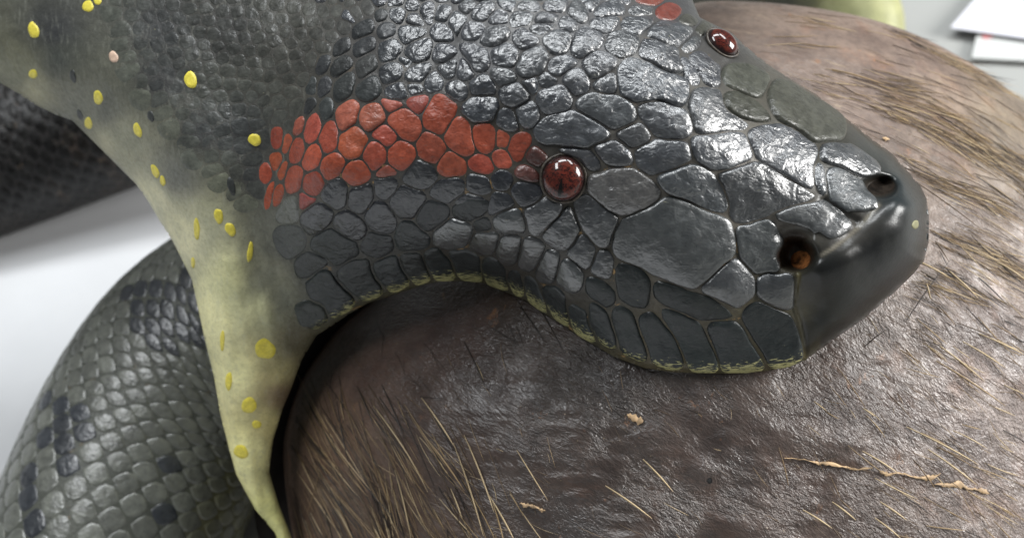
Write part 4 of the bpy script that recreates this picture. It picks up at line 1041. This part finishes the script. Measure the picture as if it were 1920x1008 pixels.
# ------------------------------------------------------------------ coils of the body
def coil(ctrl, label, colfn, scales=None, nseg=120, nring=72, mat=None):
    C = spline(ctrl, nseg)                       # x, y, h, radius
    P = W(C[:, 0], C[:, 1], C[:, 2]); R = C[:, 3] * UNIT * (DREF - C[:, 2]) / DREF
    Tn = np.gradient(P, axis=0); Tn /= np.linalg.norm(Tn, axis=1, keepdims=True)
    view = CAM - P; view /= np.linalg.norm(view, axis=1, keepdims=True)
    S = np.cross(Tn, view); S /= np.linalg.norm(S, axis=1, keepdims=True)
    U = np.cross(S, Tn)
    ph = np.linspace(0, 2 * math.pi, nring, endpoint=False)
    V = P[:, None] + R[:, None, None] * (np.cos(ph)[None, :, None] * S[:, None] + np.sin(ph)[None, :, None] * U[:, None])
    uu = np.repeat(np.linspace(0, 1, nseg), nring); pp = np.tile(ph, nseg)
    I = np.arange(nseg * nring).reshape(nseg, nring); J = np.roll(I, -1, 1)
    F = np.stack([I[:-1], J[:-1], J[1:], I[1:]], -1).reshape(-1, 4)
    F = np.vstack([F])
    col = np.array([colfn(a, b) for a, b in zip(uu, pp)])
    o = mesh('coil', V.reshape(-1, 3), F, mat or M_SKIN, snake, attrs={'col': np.column_stack([col, np.ones(len(col))]), 'dust': np.full(len(col), .15), 'neck': np.zeros(len(col)), 'gloss': np.full(len(col), .1)}, quads=True)
    o['label'] = label
    def at(u, p):
        f = np.clip(u, 0, 1) * (nseg - 1.001); i = f.astype(int); t = (f - i)[:, None]
        def L(A): return A[i] * (1 - t) + A[i + 1] * t
        c, s, q, r = L(P), L(S), L(U), L(R[:, None])
        n = np.cos(p)[:, None] * s + np.sin(p)[:, None] * q
        return c + n * r, n
    length = np.linalg.norm(np.diff(P, axis=0), axis=1).sum()
    return o, at, length, R.mean()

def coil_col(u, p):
    # p: 0 = towards the right-hand side ... pi/2 = towards the viewer
    x = math.cos(p)
    base = np.array((.070, .074, .062))
    belly = np.array((.15, .14, .055))
    k = min(1, max(0, (x - 0.35) / 0.5))
    c = base * (1 - k) + belly * k
    return c
coil_main, at, LEN, RAD = coil([(150, 1330, -700, 250), (215, 1010, -780, 226), (318, 775, -880, 220), (440, 640, -920, 222), (640, 560, -900, 225), (900, 560, -980, 230)],
                               'large scaled body coil at the left, olive grey with black blotches', coil_col, nseg=160, nring=96)
parts = []
NROW = 46; NCIR = 27
for r in range(NROW):
    for cidx in range(NCIR):
        u0 = (r + 0.5) / NROW; p0 = 2 * math.pi * (cidx + 0.5 * (r % 2)) / NCIR + rnd.normal(0, .010)
        p0 = p0 % (2 * math.pi)
        if not (-0.15 < p0 < math.pi + 0.15) and not p0 > 2 * math.pi - 0.15: continue
        ha, hb = math.pi / NCIR * 0.98, 0.5 / NROW * 1.60
        n = 10
        ring = np.array([(1, 0), (.62, .52), (.28, .80), (-.28, .80), (-.62, .52), (-1, 0), (-.62, -.52), (-.25, -.80), (.25, -.80), (.62, -.52)])
        uo, po, ho, rmm = [], [], [], []
        for s, h, rv in ((1.0, -1.0, 1), (0.94, 2.2, .9), (0.78, 3.6, .2), (0.4, 4.1, 0)):
            uo.append(u0 + ring[:, 1] * hb * s); po.append(p0 + ring[:, 0] * ha * s); ho.append(np.full(n, h)); rmm.append(np.full(n, rv))
        uo.append([u0]); po.append([p0]); ho.append([4.2]); rmm.append([0])
        uo, po, ho, rmm = map(np.concatenate, (uo, po, ho, rmm))
        b, nn = at(uo, po)
        # the scales thin out towards the belly at the right
        b = b + nn * (ho * UNIT * 0.45)[:, None]
        F = []
        for k in range(3):
            F += [(k * n + i, k * n + (i + 1) % n, (k + 1) * n + (i + 1) % n, (k + 1) * n + i) for i in range(n)]
        F += [(3 * n + i, 3 * n + (i + 1) % n, 4 * n) for i in range(n)]
        cx = b[-1] - CAM; dd = cx @ FW
        sxp = 960 + DREF * (cx @ RT) / dd; syp = 504 - DREF * (cx @ UP) / dd
        col = np.array((.095, .099, .085)) * rnd.uniform(.8, 1.2)
        k = np.clip((math.cos(p0) - 0.45) / 0.4, 0, 1); col = col * (1 - k) + np.array((.115, .11, .05)) * k * rnd.uniform(.7, 1.2)
        dark = 0
        for bx_, by_, rx_, ry_ in ((330, 585, 110, 75), (120, 815, 42, 75), (60, 930, 30, 60), (322, 868, 34, 24), (95, 760, 22, 24), (330, 960, 22, 18)):
            if ((sxp - bx_) / rx_) ** 2 + ((syp - by_) / ry_) ** 2 < rnd.uniform(.75, 1.1): dark = 1
        if dark: col = np.array((.018, .021, .026)) * rnd.uniform(.8, 1.3)
        a = {'col': np.column_stack([np.tile(col, (len(b), 1)), rmm * .5]), 'lump': np.full(len(b), .2), 'yel': np.zeros(len(b)), 'gloss': np.full(len(b), .55)}
        vis = (-20 < sxp < 440) and (430 < syp < 1030)
        facing = nn[-1] @ (-cx / np.linalg.norm(cx))
        parts.append((facing if vis else -1, (b, F, a)))
parts.sort(key=lambda q: -q[0])
for f, (V, F, a) in parts[:N_COIL]:
    mesh('scale', V, F, M_SCALE, coil_main, attrs=a)
V, F, a = join_parts([q for f, q in parts[N_COIL:]])
o = mesh('fine_scales', V, F, M_SCALE, coil_main, attrs=a); o['kind'] = 'stuff'

def dark_col(u, p):  # near-black colour carries the shade this coil lies in
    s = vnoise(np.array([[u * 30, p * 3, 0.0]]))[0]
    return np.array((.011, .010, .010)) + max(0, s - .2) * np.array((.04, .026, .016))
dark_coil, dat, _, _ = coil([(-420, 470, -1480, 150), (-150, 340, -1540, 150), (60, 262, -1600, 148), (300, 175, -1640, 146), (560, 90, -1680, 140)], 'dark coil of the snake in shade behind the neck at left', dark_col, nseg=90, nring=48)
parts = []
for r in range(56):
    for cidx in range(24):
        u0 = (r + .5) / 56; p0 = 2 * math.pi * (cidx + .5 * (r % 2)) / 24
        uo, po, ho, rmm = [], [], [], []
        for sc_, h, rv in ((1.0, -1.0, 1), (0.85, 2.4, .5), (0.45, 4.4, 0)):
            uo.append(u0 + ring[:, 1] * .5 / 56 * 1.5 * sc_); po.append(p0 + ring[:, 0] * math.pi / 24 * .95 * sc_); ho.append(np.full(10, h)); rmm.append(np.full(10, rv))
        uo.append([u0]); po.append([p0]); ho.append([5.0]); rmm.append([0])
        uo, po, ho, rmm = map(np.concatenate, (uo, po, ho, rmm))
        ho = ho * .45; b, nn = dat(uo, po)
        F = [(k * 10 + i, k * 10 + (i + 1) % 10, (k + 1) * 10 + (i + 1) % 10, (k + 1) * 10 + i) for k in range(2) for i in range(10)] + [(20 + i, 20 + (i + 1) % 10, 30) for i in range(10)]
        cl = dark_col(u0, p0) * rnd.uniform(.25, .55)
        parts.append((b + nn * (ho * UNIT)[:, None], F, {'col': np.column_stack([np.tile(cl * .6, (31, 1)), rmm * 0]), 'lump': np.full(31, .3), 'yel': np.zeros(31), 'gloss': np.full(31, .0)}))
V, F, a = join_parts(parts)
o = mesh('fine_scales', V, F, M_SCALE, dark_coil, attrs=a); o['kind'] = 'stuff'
def pale_col(u, p):
    k = min(1, max(0, (u - .45) / .25))
    return np.array((.045, .045, .03)) * (1 - k) + np.array((.34, .34, .17)) * k
coil([(1050, -60, -2000, 80), (1250, -62, -2000, 82), (1440, -64, -2000, 84), (1560, -40, -2000, 82), (1625, 35, -1950, 66), (1640, 130, -1900, 50)], 'olive yellow coil of the snake behind the top of the carcass', pale_col, nseg=90, nring=48)

# ------------------------------------------------------------------ hair on the carcass
HAIRC = [(.34, .235, .12), (.22, .145, .075), (.13, .088, .055), (.045, .032, .025), (.55, .42, .25), (.03, .023, .02)]
def strand(x, y, ang, L, wd, bend, lift, col, n=6):
    """tapered three-sided hair lying along the hide"""
    t = np.linspace(0, 1, n)
    a = ang + bend * t
    sx_ = x + np.concatenate([[0], np.cumsum(np.cos(a[:-1]) * L / (n - 1))]); sy_ = y + np.concatenate([[0], np.cumsum(np.sin(a[:-1]) * L / (n - 1))])
    h, q = prey_h(sx_, sy_)
    s3 = np.stack([sx_, sy_, 0 * sx_], 1)
    bump_ = 10 * vnoise(s3 / 130) + 5 * vnoise(s3 / 55 + 7)
    h = h + bump_ * np.sqrt(np.clip(1 - q ** 2, 0, 1)) + 3.2 + lift * np.sin(t * 2.2) 
    P = W(sx_, sy_, h)
    Tn = np.gradient(P, axis=0); Tn /= np.linalg.norm(Tn, axis=1, keepdims=True)
    v_ = CAM - P; v_ /= np.linalg.norm(v_, axis=1, keepdims=True)
    S = np.cross(Tn, v_); S /= np.linalg.norm(S, axis=1, keepdims=True)
    r = (wd * (0.35 + 0.65 * np.sin(np.clip(t * 1.25 + 0.25, 0, math.pi) )) * (1 - t ** 3 * 0.85) * UNIT)[:, None]
    V = np.stack([P + S * r, P + v_ * r * 1.1, P - S * r, ], 1).reshape(-1, 3)
    F = []
    for i in range(n - 1):
        for j in range(3):
            k = (j + 1) % 3
            F.append((i * 3 + j, i * 3 + k, i * 3 + 3 + k, i * 3 + 3 + j))
    c = np.array(col)[None] * (0.55 + 0.6 * t[:, None])
    return V, F, {'col': np.column_stack([np.repeat(c, 3, 0), np.ones(3 * n)])}

def visible_hide(x, y): return not inside(np.array([x]), np.array([y]), OUTP)[0]
hs = []
rh = np.random.default_rng(11)
def pick(wts): return HAIRC[rh.choice(len(HAIRC), p=np.array(wts) / sum(wts))]
# combed coat at the lower left
cnt = 0
while cnt < 400:
    x, y = rh.uniform(545, 990), rh.uniform(690, 1060)
    dens = np.clip((y - 640 - 0.55 * (x - 560) + 60) / 220, 0.02, 1) * np.clip((1000 - x) / 260, .1, 1)
    if rh.random() > dens: continue
    a = math.radians(62 + 14 * vnoise(np.array([[x / 90, y / 90, 0]]))[0] + rh.normal(0, 6) + (x - 560) * -0.006)
    hs.append(strand(x, y, a, rh.uniform(45, 170), rh.choice([.6, .9, 1.3, 1.6]), rh.normal(-.02, .10), rh.uniform(0, 5), pick((4, 3, 3, 3, 2.6, 2.5)))); cnt += 1
# fine fibres over the far flank
cnt = 0
while cnt < 1000:
    x, y = rh.uniform(1400, 1960), rh.uniform(20, 560)
    if prey_h(x, y)[1] > 0.995 or not visible_hide(x, y): continue
    band = 0.10 + 0.9 * (vnoise(np.array([[x / 200 - y / 420, (y - 0.42 * x) / 50, 2.0]]))[0] > 0.05)
    if x < 1640 and y < 230 and rh.random() < .75: continue
    if rh.random() > band * np.clip((1.0 - (y - 420) / 200), .12, 1): continue
    slope = math.radians(np.interp(x, [1400, 1600, 1800, 1950], [4, 14, 26, 34]) + rh.normal(0, 5) + 8 * vnoise(np.array([[x / 120, y / 70, 9]]))[0])
    hs.append(strand(x, y, slope, rh.uniform(25, 110), rh.choice([.5, .8, 1.1]), rh.normal(0, .10), rh.uniform(0, 3), pick((3, 4, 4, 1.6, 2.2, .9)))); cnt += 1
# short stiff straw hairs over the near right side
cnt = 0
while cnt < 250:
    x, y = rh.uniform(1500, 1960), rh.uniform(430, 1020)
    if prey_h(x, y)[1] > 0.99 or not visible_hide(x, y): continue
    if rh.random() > np.clip((x - 1450) / 350, .15, 1): continue
    hs.append(strand(x, y, math.radians(np.interp(x, [1500, 1900], [40, 32]) + rh.normal(0, 11)), rh.uniform(22, 90), rh.choice([.8, 1.2, 1.7]), rh.normal(0, .15), rh.uniform(1, 6), pick((3, 3, 3, 2, 3, 2)))); cnt += 1
# stray fine hairs elsewhere
cnt = 0
while cnt < 330:
    x, y = rh.uniform(600, 1940), rh.uniform(540, 1020)
    if prey_h(x, y)[1] > 0.99 or not visible_hide(x, y): continue
    a = math.radians(np.interp(x, [600, 1000, 1400, 1900], [62, 48, 42, 30]) + rh.normal(0, 22))
    hs.append(strand(x, y, a, rh.uniform(14, 60), rh.choice([.4, .6, .8]), rh.normal(0, .25), rh.uniform(0, 4), pick((1, 2, 3, 5, .6, 5)))); cnt += 1
V, F, a = join_parts(hs)
o = mesh('hair', V, F, M_HAIR, carcass, attrs=a); o['kind'] = 'stuff'

# coarse bristles one can pick out
BR = [(1770, 500, 1835, 560, 4), (1805, 640, 1885, 690, 4), (1750, 640, 1845, 715, 4), (1755, 676, 1885, 762, 0), (1795, 605, 1880, 640, 2), (1700, 800, 1835, 872, 4), (1740, 842, 1832, 910, 4), (1617, 845, 1685, 888, 4), (1460, 838, 1478, 910, 1),
      (1570, 688, 1622, 765, 1), (1618, 765, 1640, 780, 4), (1135, 910, 1222, 972, 4), (1205, 860, 1262, 922, 4), (1560, 940, 1605, 975, 4), (1650, 940, 1700, 975, 4), (1505, 955, 1560, 990, 4), (1640, 970, 1690, 1010, 4), (1835, 625, 1920, 665, 4), (1770, 505, 1890, 585, 3),
      (1880, 500, 1925, 540, 3), (1870, 490, 1930, 530, 4), (1620, 650, 1665, 615, 3), (1700, 600, 1785, 485, 3), (1745, 560, 1738, 530, 4), (1000, 560, 1055, 660, 3), (975, 575, 1020, 640, 5), (870, 640, 905, 720, 3), (1700, 480, 1780, 520, 4),
      (790, 745, 850, 835, 4), (795, 815, 870, 920, 0), (870, 815, 925, 960, 4), (765, 775, 830, 880, 1), (850, 830, 905, 1005, 4), (915, 925, 965, 1015, 4), (920, 930, 945, 1020, 0), (700, 760, 775, 870, 4), (690, 720, 745, 820, 2), (740, 880, 770, 1010, 4), (630, 950, 665, 1020, 4), (700, 985, 720, 1030, 4), (560, 800, 600, 900, 1), (600, 880, 575, 960, 1), (845, 915, 866, 972, 4),
      (640, 750, 690, 850, 1), (715, 720, 760, 830, 5), (670, 725, 700, 800, 5), (600, 760, 660, 860, 3), (1830, 330, 1925, 400, 3), (1650, 300, 1760, 340, 3), (1700, 330, 1850, 440, 2), (1560, 130, 1660, 160, 0), (1560, 245, 1620, 252, 4), (1750, 210, 1840, 270, 3)]
for x0, y0, x1, y1, ci in BR:
    L = math.hypot(x1 - x0, y1 - y0)
    V, F, a = strand(x0, y0, math.atan2(y1 - y0, x1 - x0) - .06, L, 2.3 if ci in (4, 0) else 1.6, .12, 7, HAIRC[ci], n=8)
    mesh('bristle', V, F, M_HAIR, carcass, attrs=a)
# a bristle standing off the outline against the table
P = [W(np.array(a), np.array(b), np.array(-560.)) for a, b in ((1818, 118), (1850, 119), (1885, 117), (1912, 113))]
V = []
for i, q in enumerate(P):
    r = 0.00022 * (1 - i / 4.5)
    V += [q + UP * r, q + RT * 0 - FW * r, q - UP * r]
F = [(i * 3 + j, i * 3 + (j + 1) % 3, i * 3 + 3 + (j + 1) % 3, i * 3 + 3 + j) for i in range(3) for j in range(3)]
mesh('bristle', V, F, M_HAIR, carcass, attrs={'col': np.tile((.05, .04, .035, 1), (len(V), 1))})

# torn flakes of peeling skin
def flake(pts, label):
    Vs, Fs = [], []
    P4 = []
    for a, b in zip(pts[:-1], pts[1:]):
        for k in range(4):
            f = k / 4; P4.append((a[0] + (b[0] - a[0]) * f, a[1] + (b[1] - a[1]) * f + rh.normal(0, .7), max(.4, (a[2] + (b[2] - a[2]) * f) * rh.uniform(.45, 1.45))))
    pts = P4 + [pts[-1]]
    n = len(pts)
    for i, (x, y, wd) in enumerate(pts):
        h = pr(x, y); s3 = np.array([[x, y, 0.]])
        h = h + (10 * vnoise(s3 / 130) + 5 * vnoise(s3 / 55 + 7))[0] + 3
        for k, (o_, l_) in enumerate(((-wd * .7, -1), (-wd * .35, 1.5 + 1.2 * math.sin(i * 2.1)), (wd * .4, 2.5 + 1.5 * math.sin(i * 1.3)), (wd * .7 + .8 * math.sin(i * 5), 1.5), )):
            Vs.append(W(np.array(x - .35 * o_), np.array(y + o_), np.array(h + l_)))
    for i in range(n - 1):
        for k in range(3): Fs.append((i * 4 + k, i * 4 + 4 + k, i * 4 + 5 + k, i * 4 + 1 + k))
    o = mesh('skin_flake', Vs, Fs, M_FLAKE, carcass); o['label'] = label
flake([(1470, 858, .6), (1500, 861, 2), (1530, 866, 2.4), (1556, 868, 6), (1580, 874, 2), (1610, 880, 3), (1636, 876, 2)], 'tan strip of peeling skin with torn edge')
flake([(1650, 884, 3), (1665, 888, 6), (1690, 887, 2), (1712, 893, 2), (1735, 896, 8), (1752, 894, 7), (1764, 886, 1)], 'tan strip of peeling skin with torn edge')
flake([(1752, 906, 1), (1775, 908, 5), (1800, 907, 8), (1815, 915, 3), (1832, 916, 3), (1845, 920, 8), (1856, 924, 2)], 'tan strip of peeling skin with torn edge')
flake([(974, 943, 3), (985, 946, 5), (1000, 948, 3), (1015, 955, 4), (1022, 957, 1)], 'small pale flake of torn skin')
flake([(1176, 776, 2), (1184, 780, 9), (1196, 787, 10), (1206, 790, 3)], 'small pale flake of torn skin')
flake([(1655, 258, 2), (1662, 261, 5), (1668, 262, 2)], 'small pale flake of torn skin')

# ------------------------------------------------------------------ papers on the table beyond
def on_table(pts, z): return [tuple(plane_pt(x, y, z)) for x, y in pts]
def slab(name, pts, z, th, mat, parent=None):
    top = on_table(pts, z + th)
    bot = [(a, b, z) for a, b, _ in top]
    n = len(pts)
    return mesh(name, top + bot, [tuple(range(n))[::-1]] + [(i, (i + 1) % n, n + (i + 1) % n, n + i) for i in range(n)], mat, parent, smooth=False)
pw = plane_pt(1900, 20, 0.006)
pe = empty('paper_sheet', tuple(pw), 'white sheet of paper with faint grey print, beyond the carcass at upper right', 'paper')
slab('sheet', [(1782, 52), (1832, -6), (1870, -60), (2080, -10), (2040, 96), (1925, 72)], 0.006, 0.0006, M_PAPER, pe)
slab('print', [(1890, 0), (1990, 20), (1984, 40), (1886, 14)], 0.0068, 0.0002, M_PRINT, pe)
bw = plane_pt(1880, 90, 0.0)
be = empty('white_box', tuple(bw), 'low white box with a small red mark, under the sheet of paper', 'box')
slab('box_body', [(1822, 108), (1834, 56), (2010, 60), (2030, 120)], 0.0, 0.002, M_BOX, be)
slab('red_mark', [(1840, 66), (1848, 56), (1864, 58), (1862, 70), (1846, 74)], 0.0022, 0.0003, M_RED, be)
